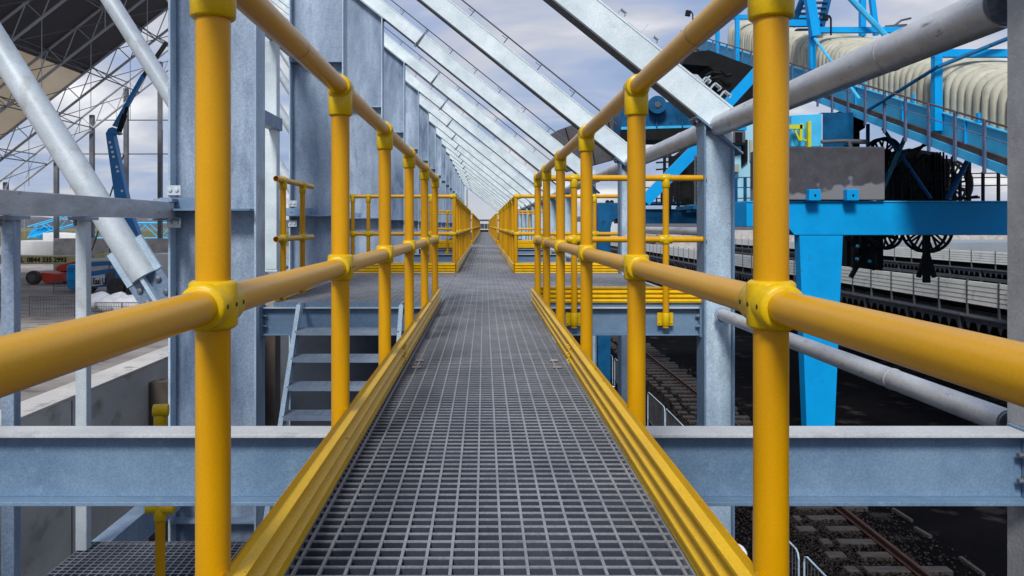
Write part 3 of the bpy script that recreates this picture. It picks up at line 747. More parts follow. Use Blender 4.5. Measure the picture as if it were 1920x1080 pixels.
single(MB().box(-2.32, -.2, 9.60, 9.64, ZG, -.93), 'stair_shade_panel', 'plate', 'added dark panel for the shade behind the open stair', 'shade panel')  # added panel, stands in for the shade below the landing
# concrete bunker wall
t = thing('bunker_wall', 'long grey concrete bunker wall left of the steel columns', 'wall', (-3.33, 30, ZG), None)
part(MB().box(-3.47, -3.20, -5, 3.62, ZG, -1.345).box(-3.47, -3.20, 4.32, 90, ZG, -1.345).box(-3.47, -3.20, 3.62, 4.32, -1.86 , -1.345).box(-3.47, -3.20, 3.62, 4.32, ZG, -2.42).box(-3.47, -3.30, 3.62, 4.32, -2.42, -1.86), 'wall_body', 'wallc', t, bevel=.012)
part(MB().box(-3.475, -3.195, -5, 90, -1.343, -1.325), 'coping', 'concl', t)
for y in (2.2, 6.2, 10.2, 14.2, 18.2): part(MB().box(-3.199, -3.197, y, y + .012, ZG, -1.36), 'panel_joint', 'brown', t)
for k, (y, lab) in enumerate(((7.62, 'first'), (11.4, 'second'), (15.2, 'third'))):
    single(MB().box(-3.19, -2.98, y, y + .10, ZG, -1.50).box(-3.19, -2.98, y + .09, y + .30, ZG, -1.52), 'wall_buttress', 'brown', 'brown stained post against the concrete wall, %s beyond the near column' % lab, 'post', 'brown posts on the bunker wall')
# far end gable cladding
t = thing('end_cladding', 'pale cladding closing the far gable behind the last rafter', 'wall', (0, 78, ZG), None)
part(MB().prism([(-3.4, ZG), (2.2, ZG), (2.2, .55), (-1.2, 3.2), (-3.4, 4.9)], 'y', 78, 78.1), 'sheet', 'clad', t)
part(MB().box(-3.4, 2.2, 77.9, 77.99, .48, .55).box(-1.72, -1.66, 77.9, 77.99, -1, 3.5), 'sheeting_rail', 'steelg', t)

# =================================================================== FAR ROOF SLOPE, SPACE FRAME (upper left)
def slope(x): return 34.9 + .78 * x
t = thing('roof_sheeting', 'dark and beige roof sheeting on the far slope of the shed', 'roof', (-32, 45, 8), None)
def sheet(xa, xb, ya, yb): return MB().prism([(xa, slope(xa)), (xb, slope(xb)), (xb, slope(xb) + .15), (xa, slope(xa) + .15)], 'y', ya, yb)
part(sheet(-30.2, -20.5, 14, 60), 'dark_sheet', 'sheetd', t)
part(sheet(-46, -30.21, 14, 60), 'beige_sheet', 'sheetb', t)
GS = 'roof trusses of the far slope'
VD = 1.64                     # vertical depth of the double layer roof frame
def truss(label):
    t = thing('roof_truss', label, 'truss', (-33, 0, slope(-33) - VD), GS)
    st = 1.9
    xs = [-48.4 + st * i for i in range(15)]
    top = [Vector((x, 0, slope(x) - .10)) for x in xs]
    bot = [Vector((x + st / 2, 0, slope(x + st / 2) - .10 - VD)) for x in xs]
    part(MB().tube(top[0], top[-1], .10, 8), 'top_chord', 'frame', t)
    part(MB().tube(bot[0], bot[-1], .10, 8), 'bottom_chord', 'frame', t)
    m = MB()
    for i in range(len(xs)):
        m.tube(top[i], bot[i], .04, 5)
        if i + 1 < len(xs): m.tube(bot[i], top[i + 1], .04, 5)
        if i % 2: m.tube(bot[i], bot[i] - Vector((0, 0, 2.6 + (i % 3))), .022, 5)
    part(m, 'lacing', 'frame', t)
    return t, top, bot
YT = [18, 24, 30, 36, 42, 48, 54, 60, 66]
tr, TOP, BOT = truss('roof truss of the far slope nearest the camera')
tr.location.y = YT[0]
for i, y in enumerate(YT[1:]):
    copy_tree(tr, (0, y - YT[0], 0), 'roof truss of the far slope, %s from the camera' % ORD[i + 1])
for j, i in enumerate((0, 2, 4, 6, 8, 10, 12)):
    m = MB()
    m.tube(TOP[i] + Vector((0, 17, -.1)), TOP[i] + Vector((0, 66, -.1)), .045, 6)
    m.tube(BOT[i] + Vector((0, 17, 0)), BOT[i] + Vector((0, 66, 0)), .045, 6)
    for a, b in zip(YT, YT[1:]):
        mid = BOT[i] + Vector((0, (a + b) / 2, 0))
        m.tube(TOP[i] + Vector((0, a, 0)), mid, .035, 5)
        m.tube(TOP[i] + Vector((0, b, 0)), mid, .035, 5)
        if i + 2 < len(TOP): m.tube(BOT[i] + Vector((0, a, 0)), BOT[i + 2] + Vector((0, b, 0)), .03, 5)
    single(m, 'purlin_truss', 'framed', 'long purlin truss on the far roof slope, %s from the eave' % (ORD[j] if j else 'lowest'), 'truss', 'purlin trusses of the far roof slope')
YG = 66.3
for i, px in enumerate((-20, 9, 104, 171, 235, 299)):
    x = (px - 908) * YG / F
    single(MB().box(x - .17, x + .17, YG, YG + .3, ZY, slope(x) - .35), 'gable_post', 'framed', 'tall gable post of the open shed end, %s from the left' % (ORD[i] if i else 'leftmost'), 'steel post', 'tall posts of the open gable')
for z, lab in ((8.7, 'upper'), (5.88, 'lower'), (1.2, 'lowest')):
    xa = (z + 1.0 - 34.9) / .78
    single(MB().box(xa, -22, YG + .32, YG + .38, z, z + .08), 'gable_girt', 'steelg', 'thin %s horizontal girt between the gable posts' % lab, 'steel beam', 'girts of the open gable')
single(MB().tube(P(172, 470, YG - 2), P(232, 290, YG - 2), .07, 6), 'gable_brace', 'framed', 'diagonal brace between the tall gable posts', 'steel brace')

# =================================================================== STORAGE YARD (left)
# blue articulated boom lift
Yb = 46
t = thing('boom_lift', 'dark blue articulated boom lift with its boom raised', 'boom lift', P(235, 545, Yb), None)
def quad(pts, Y, d): return MB().prism([(P(a, b, Y).x, P(a, b, Y).z) for a, b in pts], 'y', Y, Y + d)
lo = part(quad([(198, 250), (211, 248), (222, 300), (226, 318), (244, 400), (262, 445), (258, 500), (236, 500), (232, 445), (219, 400), (207, 315)], Yb, .5), 'lower_boom', 'lift', t)
m = MB()
for a, b in ((206, 267), (209, 276), (211, 285), (213, 294), (219, 313), (221, 321), (229, 358)): 
    c = P(a, b, Yb); m.tube(c + Vector((0, -.02, 0)), c + Vector((0, -.005, 0)), .075, 12)
part(m, 'lightening_hole', 'white', lo)
part(quad([(198, 250), (203, 241), (210, 238), (216, 241), (224, 250), (216, 252), (210, 249)], Yb - .02, .54), 'knuckle', 'lift', t)
part(quad([(210, 236), (217, 238), (269, 143), (265, 139)], Yb + .1, .3), 'upper_boom', 'lift', t)
part(quad([(264, 142), (269, 145), (314, 80), (309, 76)], Yb + .15, .2), 'fly_boom', 'ink', t)
part(MB().tube(P(223, 247, Yb), P(234, 215, Yb), .16, 8).tube(P(234, 215, Yb), P(239, 200, Yb), .09, 8), 'hydraulic_ram', 'dark', t)
part(MB().box(P(225, 0, Yb).x, P(262, 0, Yb).x, Yb - .6, Yb + 1.6, ZY + .8, ZY + 1.7), 'turret', 'lift', t)
for sx in (228, 262):
    for dy in (-.8, 1.4): part(MB().tube(Vector((P(sx, 0, Yb).x, Yb + dy, ZY + .5)), Vector((P(sx, 0, Yb).x, Yb + dy + .35, ZY + .5)), .5, 18), 'wheel', 'tyre', t)
# red boom lift chassis
Yr = 54
t = thing('boom_lift', 'red folded boom lift with black tyres in the yard', 'boom lift', P(100, 536, Yr), None)
part(quad([(72, 512), (80, 511), (120, 515), (126, 528), (84, 531), (76, 524)], Yr, 1.6), 'chassis', 'red', t, bevel=.05)
part(quad([(102, 505), (112, 496), (150, 488), (152, 507), (108, 509)], Yr + .3, .8), 'folded_boom', 'red', t, bevel=.05)
for px, dy in ((65, -.3), (99, 1.5), (120, 1.2)):
    c = P(px, 0, Yr); w = part(MB().tube((c.x, Yr + dy, ZY + .46), (c.x, Yr + dy + .4, ZY + .46), .47, 22), 'tyre', 'tyre', t, bevel=.06)
    part(MB().tube((c.x, Yr + dy - .012, ZY + .46), (c.x, Yr + dy + .02, ZY + .46), .26, 16), 'hub', 'steelg', w)
# blue engine cover beside it
t = thing('engine_unit', 'bright blue engine cover standing in front of the red lift', 'machine', P(133, 545, 48), None)
part(quad([(124, 500), (128, 496), (143, 496), (146, 543), (132, 544), (124, 538)], 48, 1.2), 'cover', 'blue', t, bevel=.08)
part(quad([(127, 502), (138, 502), (138, 510), (127, 510)], 47.97, .05), 'vent', 'lift', t)
# low lift with the lettered boom
Ye = 47
t = thing('boom_lift', 'folded grey and blue boom lift lettered Easi U', 'boom lift', P(200, 545, Ye), None)
part(quad([(150, 512), (245, 498), (245, 530), (172, 541), (150, 541)], Ye + .3, 1.2), 'body', 'lift', t, bevel=.04)
part(quad([(172, 518), (197, 514), (197, 533), (172, 537)], Ye + .24, .03), 'name_panel', 'white', t)
le = lettering('Easi U', P(173.5, 532.5, Ye + .22), .50, 'ink', t, .012, .62)
part(quad([(197, 513), (202, 509), (232, 506), (240, 512), (240, 530), (232, 536), (200, 538)], Ye, .6), 'cover', 'steelg', t, 'grey rounded cover', bevel=.12)
part(quad([(150, 493), (214, 489), (214, 497), (150, 501)], Ye + .6, .3), 'upper_arm', 'lift', t)
part(quad([(150, 486), (214, 482), (214, 487), (150, 491)], Ye + .6, .3), 'arm_stripe', 'white', t)
for px in (160, 236): part(MB().tube((P(px, 0, Ye).x, Ye + .3, ZY + .45), (P(px, 0, Ye).x, Ye + .7, ZY + .45), .44, 20), 'wheel', 'tyre', t, bevel=.05)
part(quad([(176, 478), (196, 474), (196, 492), (176, 494)], Ye + 2, .8), 'counterweight', 'cream', t, bevel=.05)
# cream boom with the telephone number
Yt = 60
t = thing('crane_boom', 'cream crane boom lettered with a telephone number', 'crane boom', P(60, 500, Yt), None)
part(quad([(-120, 477), (158, 480), (158, 495), (-120, 496)], Yt, .7), 'boom_body', 'cream', t, bevel=.03)
lettering('L  0844 335 2993', P(38, 491.3, Yt - .02), .50, 'ink', t, .016, .98)
part(MB().box(P(-100, 0, Yt).x, P(-80, 0, Yt).x, Yt + .1, Yt + .6, ZY, P(0, 496, Yt).z).box(P(140, 0, Yt).x, P(154, 0, Yt).x, Yt + .1, Yt + .6, ZY, P(0, 495, Yt).z), 'support', 'steelg', t)
# concrete block wall and containers
for i, (a, b) in enumerate(((100, 150), (151, 205), (206, 262), (263, 318), (319, 380))):
    q = P(a, 447, 66); r = P(b, 490, 66)
    single(MB().box(q.x, r.x - .05, 66, 67.2, ZY, q.z), 'concrete_block', 'conc', 'large grey concrete yard block, %s from the left' % (ORD[i] if i else 'leftmost'), 'concrete block', 'yard block wall', bevel=.04)
single(quad([(38, 451), (101, 452), (101, 485), (38, 485)], 67, 2.4), 'storage_container', 'white', 'white storage container behind the telephone number boom', 'container', bevel=.05)
single(quad([(80, 437), (96, 436), (142, 439), (142, 452), (80, 452)], 75, 2.4), 'storage_container', 'white', 'white box body standing behind the white container', 'container', bevel=.05)
single(MB().box(P(282, 0, 56).x, P(330, 0, 56).x, 56, 58.4, ZY, P(0, 476, 56).z), 'storage_container', 'white', 'pale container half hidden by the first left column', 'container', bevel=.05)
for px, h in ((40, .4), (75, .3), (110, .35), (88, .25)):
    pass
m = MB()
for i in range(5): m.box(-31.5 + i * .6, -27.2 + i * .5, 57 + i * .3, 57.4 + i * .3, ZY + i * .12, ZY + .1 + i * .12)
single(m, 'timber_stack', 'concl', 'stack of pale timber lying below the lettered boom', 'timber')
# lattice crane booms
def lattice(p, q, w, m='cyan'):
    mb = MB(); p = Vector(p); q = Vector(q); d = q - p; L = d.length; u = d.normalized()
    up = Vector((0, 0, 1)) * w; bk = Vector((0, 1, 0)) * w
    for o in (Vector(), up, bk, up + bk): mb.tube(p + o, q + o, w * .07, 6)
    n = max(3, int(L / w)); 
    for i in range(n):
        a = p + d * (i / n); b = p + d * ((i + 1) / n)
        if i % 2: a, b = a + up, b
        else: b = b + up
        mb.tube(a, b, w * .04, 5); mb.tube(a + bk, b + bk, w * .04, 5)
    return mb
t = thing('lattice_crane', 'blue lattice crane boom section leaning up behind the white containers', 'crane boom', P(52, 446, 80), 'blue lattice crane booms')
part(lattice(P(52, 446, 80), P(142, 419, 80), 1.1), 'lattice_boom', 'cyan', t)
part(quad([(50, 447), (58, 432), (84, 424), (96, 427), (80, 447)], 81.5, 1), 'boom_head', 'blue', t, bevel=.05)
single(lattice(P(172, 447, 78), P(330, 447, 78), 1.5), 'lattice_boom', 'cyan', 'blue lattice crane boom section lying level beside the first column', 'crane boom', 'blue lattice crane booms')
# white sacks and wire fence
random.seed(3)
for i, (px, py, r) in enumerate(((178, 566, .45), (190, 561, .45), (206, 572, .5), (222, 563, .5), (238, 570, .55), (252, 566, .5), (232, 579, .5), (248, 582, .5))):
    Y = 4.0 * F / (590 - 422)
    c = P(px, py, Y + (590 - py) * .05)
    m = MB().sphere((0, 0, 0), r, 14, 10, (1, .8, .75))
    for k in range(len(m.v)):
        v = m.v[k]; f = 1 + .12 * math.sin(7 * v.x + i) * math.cos(9 * v.z + 2 * i) + .06 * math.sin(19 * v.y + i); m.v[k] = v * f + Vector((c.x, c.y, max(ZY + r * .72, c.z)))
    single(m, 'sack', 'bag', 'white bulk sack in the yard heap, %s from the left' % (ORD[i] if i else 'leftmost'), 'sack', 'heap of white sacks')
def wire_fence(x0, x1, y, z0, z1, lab, grp, nx=16, nz=5, m_='steelg', r=.008):
    m = MB(); m.path([(x0, y, z0), (x0, y, z1), (x1, y, z1), (x1, y, z0)], .02, 6)
    for i in range(1, nx): m.tube((x0 + (x1 - x0) * i / nx, y, z0), (x0 + (x1 - x0) * i / nx, y, z1), r, 4)
    for i in range(1, nz): m.tube((x0, y, z0 + (z1 - z0) * i / nz), (x1, y, z0 + (z1 - z0) * i / nz), r, 4)
    return single(m, 'wire_fence', m_, lab, 'fence panel', grp)
wire_fence(P(178, 0, 33).x, P(228, 0, 33).x, 33, ZY, ZY + .8, 'low wire fence panel in front of the white sacks', 'yard wire fence panels')
wire_fence(P(229, 0, 33).x, P(275, 0, 33).x, 33, ZY, ZY + .8, 'low wire fence panel to the right in front of the sacks', 'yard wire fence panels')
wire_fence(P(55, 0, 35).x, P(140, 0, 35).x, 35, ZY, ZY + .9, 'low wire fence panel standing alone in the yard', 'yard wire fence panels')
wire_fence(P(100, 0, 46).x, P(142, 0, 46).x, 46, ZY, ZY + .8, 'wire crate side beside the blue engine cover', 'yard wire fence panels')

# =================================================================== COAL YARD, TRACK (right)
for i, x in ((1, 7.97),):
    m = MB().box(x - .07, x + .07, 8, 140, ZG + .10, ZG + .115).box(x - .012, x + .012, 8, 140, ZG + .116, ZG + .20).box(x - .034, x + .034, 8, 140, ZG + .201, ZG + .24)
    if i == 0:
        m = MB().box(x - .034, x + .034, 8, 140, ZG + .06, ZG + .10)
    single(m, 'railway_rail', 'rust', ['sunken rusty rail almost buried in the ballast', 'tall rusty rail crossing the sleepers'][i], 'rail', 'railway rails')
random.seed(11)
for i in range(64):
    y = 12.3 + i * .66
    xa = 6.72 + random.uniform(-.12, .12); xb = random.choice((8.05, 8.1, 8.5, 8.7)) if i < 22 else 8.9 + random.uniform(-.2, .1)
    g = random.uniform(6.92, 7.08); a = random.uniform(-.02, .02)
    m = MB(); zt = ZG + .10 + random.uniform(-.02, .02)
    m.bar((xa, y, zt - .06), (g, y + a * .3, zt - .06), .24, .12); m.bar((g + random.uniform(.10, .28), y + a * .3, zt - .063), (xb, y + a * 2, zt - .063), .24, .12)
    single(m, 'railway_sleeper', 'sleeper', 'worn grey sleeper under the rusty rail, number unknown among many' if False else 'worn grey railway sleeper lying in the ballast', 'sleeper', 'sleepers of the railway track', bevel=.015)
# ballast stones: nobody could count them
m = MB()
base = [Vector(v) for v in ((1, 0, 0), (-1, 0, 0), (0, 1, 0), (0, -1, 0), (0, 0, 1), (0, 0, -1))]
fo = [(0, 2, 4), (2, 1, 4), (1, 3, 4), (3, 0, 4), (2, 0, 5), (1, 2, 5), (3, 1, 5), (0, 3, 5)]
for i in range(30000):
    y = 11.5 + 26 * random.random() ** 1.3; x = random.gauss(6.9, 1.0)
    if not 4.9 < x < 9.4: continue
    s = random.uniform(.012, .036)
    rz = Matrix.Rotation(random.uniform(0, 6), 3, 'Z') @ Matrix.Rotation(random.uniform(0, 3), 3, 'X')
    c = Vector((x, y, ZG + .04 + random.uniform(0, .03)))
    m.add([c + (rz @ Vector((v.x * s * random.uniform(.7, 1.3), v.y * s, v.z * s * .7))) for v in base], fo)
single(m, 'track_ballast', 'ballast', kind='stuff')
# uneven strip of broken concrete kerb beside the track
random.seed(5)
m = MB()
for i in range(26):
    y = 13 + i * .9; x = 9.25 + random.uniform(-.12, .12)
    if random.random() < .25: continue
    m.bar((x, y, ZG + .03), (x + random.uniform(-.06, .06), y + random.uniform(.4, .8), ZG + .03), random.uniform(.05, .16), .06)
single(m, 'broken_kerb', 'sleeper', 'broken line of kerb stones right of the railway track', 'kerb')
# loose crowd barriers
def barrier(x, y, ang, lab, H=1.1, L=2.2):
    d = Vector((math.sin(ang), math.cos(ang), 0)); o = Vector((x, y, ZG + .05))
    t = thing('crowd_barrier', lab, 'barrier', (x, y, ZG), 'steel crowd barriers beside the track')
    up = Vector((0, 0, 1))
    c = .12
    pts = [o, o + up * (H - c), o + up * (H - c * .3) + d * c * .3, o + up * H + d * c, o + up * H + d * (L - c), o + up * (H - c * .3) + d * (L - c * .3), o + up * (H - c) + d * L, o + d * L]
    part(MB().path(pts, .016, 8), 'frame', 'galv', t)
    m = MB().tube(o + up * .2, o + up * .2 + d * L, .012, 6)
    for i in range(1, 16): m.tube(o + up * .2 + d * (L * i / 16), o + up * H + d * (L * i / 16), .007, 5)
    part(m, 'bars', 'steelg', t)
barrier(5.15, 13.1, .0, 'steel crowd barrier at the bottom right beside the rails')
barrier(5.2, 10.8, .0, 'steel crowd barrier nearest the camera at the bottom right')
barrier(5.3, 21.2, .0, 'steel crowd barrier seen above the near beam left of the column')
barrier(5.3, 23.5, -.02, 'second steel crowd barrier farther along the track')
barrier(5.25, 30.0, .0, 'distant steel crowd barrier seen just right of the kick board')
barrier(5.2, 32.4, .02, 'most distant steel crowd barrier by the rails')
random.seed(21)
for i, (x, y) in enumerate(((4.75, 14.1), (4.9, 15.6), (4.7, 30.2), (4.9, 31.4))):
    m = MB().sphere((0, 0, 0), .22, 12, 8, (1.2, .8, .4))
    for k in range(len(m.v)):
        v = m.v[k]; m.v[k] = v * (1 + .35 * math.sin(11 * v.x + 5 * v.z + i)) + Vector((x, y, ZG + .15))
    single(m, 'discarded_sheet', 'bag', ['crumpled white sheet on the ground at the bottom right', 'crumpled white sheet just beyond the first one', 'crumpled white sheet by the distant barrier', 'farthest crumpled white sheet'][i], 'plastic sheet', 'crumpled white sheets')
single(MB().box(11.2, 11.7, 20.6, 20.9, ZG, ZG + .8).box(11.3, 11.45, 20.55, 20.6, ZG + .3, ZG + 1.0), 'yellow_marker', 'yel', 'small yellow marker block on the dark ground behind the slender tube', 'marker')

# =================================================================== WIND GUARD CONVEYORS (right background)
def guard_conveyor(X, ya, yb, dz, label, step=2.05):
    t = thing('belt_conveyor', label, 'conveyor', (X, ya, ZG), 'ground conveyors with wind guards')
    zt, zb = -2.3 + dz, -3.24 + dz
    n = min(88, int((yb - ya) / step))
    m = MB(); h = (zt - zb) / 5
    for j in range(5):
        z0 = zb + j * h
        m.prism([(X + .03, z0 + .004), (X - .035, z0 + .018), (X - .02, z0 + h - .004), (X + .05, z0 + h)], 'y', ya + .05, ya + step - .05)
    p0 = part(m, 'wind_guard_panel', 'lou', t)
    s0 = part(MB().box(X - .05, X + .03, ya - .035, ya + .035, zb - .9, zt + .05), 'upright', 'steelg', t)
    for i in range(1, n): part_copy(p0, (0, i * step, 0)); part_copy(s0, (0, i * step, 0))
    yb2 = ya + n * step
    part(MB().box(X + .3, X + 1.6, ya, yb2, zb - .1, zt - .25), 'belt_trough', 'dark', t)
    part(MB().box(X + 1.7, X + 1.75, ya, yb2, ZG, zb - .1), 'skirt_plate', 'dark', t)
    part(MB().box(X - .25, X - .12, ya, yb2, zb - .68, zb - .42), 'walkway_beam', 'steelg', t)
    part(MB().box(X - .55, X - .40, ya, yb2, zb - 1.30, zb - 1.06), 'lower_beam', 'steelg', t)
    part(MB().box(X - .40, X + 1.2, ya, yb2, zb - .50, zb - .44), 'walkway_deck', 'steelg', t)
    nt_ = int((yb2 - ya) / .68); o_ = [(ya, zb - .62)]
    for i in range(nt_):
        y = ya + i * .68
        o_ += [(y + .02, zb - .70), (y + .19, zb - 1.02), (y + .36, zb - .70)]
    o_ += [(ya + nt_ * .68, zb - .70), (ya + nt_ * .68, zb - .62)]
    # one saw-toothed strip, built as quads under a straight upper edge
    vs_ = []; fs_ = []
    for y, z in o_[1:-1]:
        for x in (X - .30, X - .27): vs_ += [(x, y, zb - .685), (x, y, z)]
    for i in range(len(o_) - 3):
        a = 4 * i
        fs_ += [(a, a + 1, a + 5, a + 4), (a + 2, a + 6, a + 7, a + 3), (a + 1, a + 3, a + 7, a + 5), (a, a + 4, a + 6, a + 2)]
    m = MB().add(vs_, fs_)
    part(m, 'sawtooth_plate', 'steelg', t)
    l0 = part(MB().box(X - .35, X - .2, ya - .06, ya + .06, ZG, zb - .4), 'trestle_leg', 'steelg', t)
    for i in range(1, int((yb2 - ya) / 4.1)): part_copy(l0, (0, i * 4.1, 0))
    m = MB()
    for i in range(int((yb2 - ya) / 1.1)): m.box(X - .5, X + .1, ya + i * 1.1, ya + i * 1.1 + .04, ZG + .3, zb - 1.31)
    return t
guard_conveyor(20.0, 24.9, 200, 0, 'nearer ground conveyor with long row of pale louvred wind guards')
guard_conveyor(39.0, 46, 200, .25, 'farther ground conveyor with louvred wind guards behind the cable reels', 3.0)
single(MB().box(46, 90, 92, 110, ZG, -2.0), 'low_shed', 'shed', 'long pale low shed beyond the far conveyor', 'shed')
single(MB().box(30, 120, 130, 140, ZG, -.9), 'low_shed', 'conc', 'long grey low shed on the right skyline', 'shed')
single(MB().box(20, 60, 300, 320, ZG, 1.2).box(24, 28, 299.9, 320, 1.201, 2.2), 'low_shed', 'clad', 'distant pale building behind the blue machine', 'shed')

# =================================================================== STACKER MACHINE
Ym = 25.0
t = thing('stacker_machine', 'huge bright blue stacker machine with a slab counterweight on its portal', 'bulk handling machine', P(1535, 812, Ym), None)
def pz(pts, Y, d, name, m, lab=None, bevel=0, parent=None): return part(quad(pts, Y, d), name, m, parent or t, lab, bevel)
pz([(1400, 379), (2140, 379), (2140, 441), (1584, 441), (1490, 441), (1476, 425), (1400, 425)], Ym, 1.4, 'portal_beam', 'blue', bevel=.02)
part(MB().box(P(1400, 0, Ym).x, P(2140, 0, Ym).x, Ym - .03, Ym + 1.45, P(0, 379, Ym).z + .001, P(0, 379, Ym).z + .04), 'beam_flange', 'cyan', t)
pz([(1499, 441.3), (1581, 441.3), (1565, 812), (1513, 812)], Ym + .02, .45, 'portal_leg', 'blue', bevel=.02)
pz([(2040, 441.3), (2130, 441.3), (2115, 812), (2055, 812)], Ym + .02, 1.3, 'portal_leg', 'blue', bevel=.02)
cw = part(MB().box(P(1440, 0, Ym).x, P(1655, 0, Ym).x, Ym - .15, Ym + 1.7, .78, P(0, 276, Ym).z), 'counterweight', 'cw', t, 'dark stained concrete slab', bevel=.03)
# the slab's stain is measured from its own foot
cw.location = (0, 0, 0)
off = Vector((P(1550, 0, Ym).x, Ym, .78)) - ORG[t.name]
cw.data.transform(Matrix.Translation(-off)); cw.location = off
ORG[cw.name] = Vector((0, 0, 0)) + ORG[t.name]
for px in (1507, 1577):
    a = P(px, 356, Ym); b = P(px + 22, 378, Ym)
    br = part(MB().box(a.x, b.x, Ym - .42, Ym - .16, b.z + .02, a.z), 'clamp_block', 'blue', t, bevel=.015)
    part(MB().sphere(((a.x + b.x) / 2, Ym - .43, (a.z + b.z) / 2), .035, 8, 6), 'bolt', 'dark', br)
# rear portal frame, dark
Yr2 = 32.0
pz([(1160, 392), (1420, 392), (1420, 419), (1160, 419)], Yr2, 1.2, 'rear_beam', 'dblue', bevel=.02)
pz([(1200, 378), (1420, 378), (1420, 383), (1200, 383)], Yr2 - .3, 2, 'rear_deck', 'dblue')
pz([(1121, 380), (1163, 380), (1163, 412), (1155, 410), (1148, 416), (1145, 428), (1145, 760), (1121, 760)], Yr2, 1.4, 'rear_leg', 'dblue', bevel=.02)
m = MB()
for px in (1139, 1147): m.sphere(P(px, 379, Yr2 + .3), .09, 8, 6)
part(m, 'lifting_lugs', 'dark', t)
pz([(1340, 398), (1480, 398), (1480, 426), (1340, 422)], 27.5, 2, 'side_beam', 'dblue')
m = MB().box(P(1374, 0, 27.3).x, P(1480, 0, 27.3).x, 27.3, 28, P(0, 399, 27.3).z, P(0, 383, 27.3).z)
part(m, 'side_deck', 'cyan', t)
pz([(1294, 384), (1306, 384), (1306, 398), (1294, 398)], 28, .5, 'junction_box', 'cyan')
# operator cabin, pale blue
cabin = pz([(1352, 236), (1480, 214), (1480, 384), (1352, 384)], 28.4, 2.6, 'operator_cabin', 'cabin', bevel=.03)
pz([(1398, 262), (1402, 262), (1402, 302), (1391, 312), (1392, 268)], 28.3, .12, 'window', 'dark', parent=cabin)
pz([(1406, 262), (1411, 262), (1411, 302), (1406, 302)], 28.33, .09, 'vent_grille', 'hood', parent=cabin)
pz([(1377, 308), (1386, 308), (1386, 322), (1377, 322)], 28.0, .42, 'lamp_box', 'hood', parent=cabin)
pz([(1375, 268), (1389, 268), (1389, 384), (1375, 384)], 28.25, .17, 'door', 'cabin', parent=cabin)
ac = part(quad([(1371, 245), (1398, 245), (1398, 268), (1371, 268)], 27.9, .6), 'air_conditioner', 'steelg', t, bevel=.03)
part(quad([(1379, 248), (1392, 248), (1392, 265), (1379, 265)], 27.86, .05), 'grille', 'dark', ac)
pz([(1371, 268), (1400, 268), (1400, 272), (1376, 270)], 27.8, .6, 'shelf', 'dark')
pz([(1374, 240), (1400, 234), (1400, 244), (1374, 244)], 27.9, .6, 'awning', 'blue')
pz([(1300, 384.5), (1480, 384.5), (1480, 392), (1300, 392)], 27.0, 2.5, 'cabin_deck', 'dblue')
m = MB()
for px in (1380, 1397, 1412, 1430, 1450): m.bar(P(px, 398, 27.0), P(px, 333, 27.0), .1, .05)
for yy in (333, 352, 372): m.tube(P(1374, yy, 27.0), P(1480, yy - 2, 27.0), .018, 6)
part(m, 'cabin_railing', 'dblue', t)
m = MB()
for px in (1303, 1309): m.tube(P(px, 384, 27.5), P(px, 292, 27.5), .03, 6)
for i in range(12): m.tube(P(1303, 380 - i * 8, 27.5), P(1309, 380 - i * 8, 27.5), .02, 5)
part(m, 'cabin_ladder', 'steelg', t)
# slewing house
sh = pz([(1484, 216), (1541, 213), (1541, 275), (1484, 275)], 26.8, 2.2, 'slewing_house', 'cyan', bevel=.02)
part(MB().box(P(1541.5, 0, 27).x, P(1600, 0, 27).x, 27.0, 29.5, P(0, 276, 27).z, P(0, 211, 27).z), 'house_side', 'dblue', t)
part(MB().tube(P(1540, 276, 27) - Vector((0, .03, 0)), P(1540, 214, 27) - Vector((0, .03, 0)), .03, 6), 'corner_trim', 'white', t)
m = MB().bar(P(1460, 238, 26.5), P(1506, 238, 26.5), .12, .14).bar(P(1501, 232, 26.5), P(1501, 264, 26.5), .08, .12).bar(P(1489, 241, 26.5), P(1499, 263, 26.5), .05, .05)
m.bar(P(1516, 228, 26.5), P(1516, 277, 26.5), .1, .2).bar(P(1501, 258, 26.5), P(1512, 264, 26.5), .05, .04)
part(m, 'yellow_frame', 'yel', t)
part(MB().path([P(1540, 266, 26.6), P(1586, 264, 26.6), P(1592, 266, 26.6), P(1595, 277, 26.6)], .06, 8).tube(P(1586, 265, 26.8), P(1626, 266, 26.8), .08, 8), 'pipework', 'steelg', t)
pz([(1585, 205), (1622, 225), (1622, 240), (1612, 246), (1612, 276), (1585, 276)], 29.5, 1.5, 'drive_housing', 'dark')
pz([(1626, 232), (1631, 232), (1631, 380), (1626, 380)], 27.5, .1, 'slim_post', 'dblue')
# hoist box and sheave, grey chute plate
hz = 38.0
hx = pz([(1165, 200), (1200, 196), (1258, 190), (1310, 206), (1345, 225), (1340, 262), (1165, 262)], hz, 2.4, 'hoist_box', 'dblue', bevel=.04)
pz([(1165, 238), (1340, 234), (1340, 238), (1165, 243)], hz - .06, .06, 'hoist_rib', 'cyan', parent=hx)
for px in (1189, 1230, 1278): pz([(px, 200), (px + 3, 200), (px + 3, 240), (px, 240)], hz - .08, .075, 'hoist_stiffener', 'dblue', parent=hx)
pz([(1165, 243), (1345, 240), (1345, 262), (1165, 262)], hz - .4, .38, 'hoist_underside', 'dark')  # near-black slab, shade under the hoist put into its colour
c = P(1233, 196, hz - .5)
sv = part(MB().tube(c, c + Vector((0, .4, 0)), .42, 28), 'sheave', 'dblue', t)
part(MB().tube(c - Vector((0, .05, 0)), c, .15, 16), 'hub', 'steelg', sv)
m = MB()
pl = [(1027, 255), (1046, 244), (1084, 230), (1180, 206), (1200, 205), (1200, 286), (1113, 310), (1063, 322)]
part(quad(pl, 42, .6), 'chute_plate', 'grey', t, 'dark grey ribbed chute plate', bevel=.02)
m = MB()
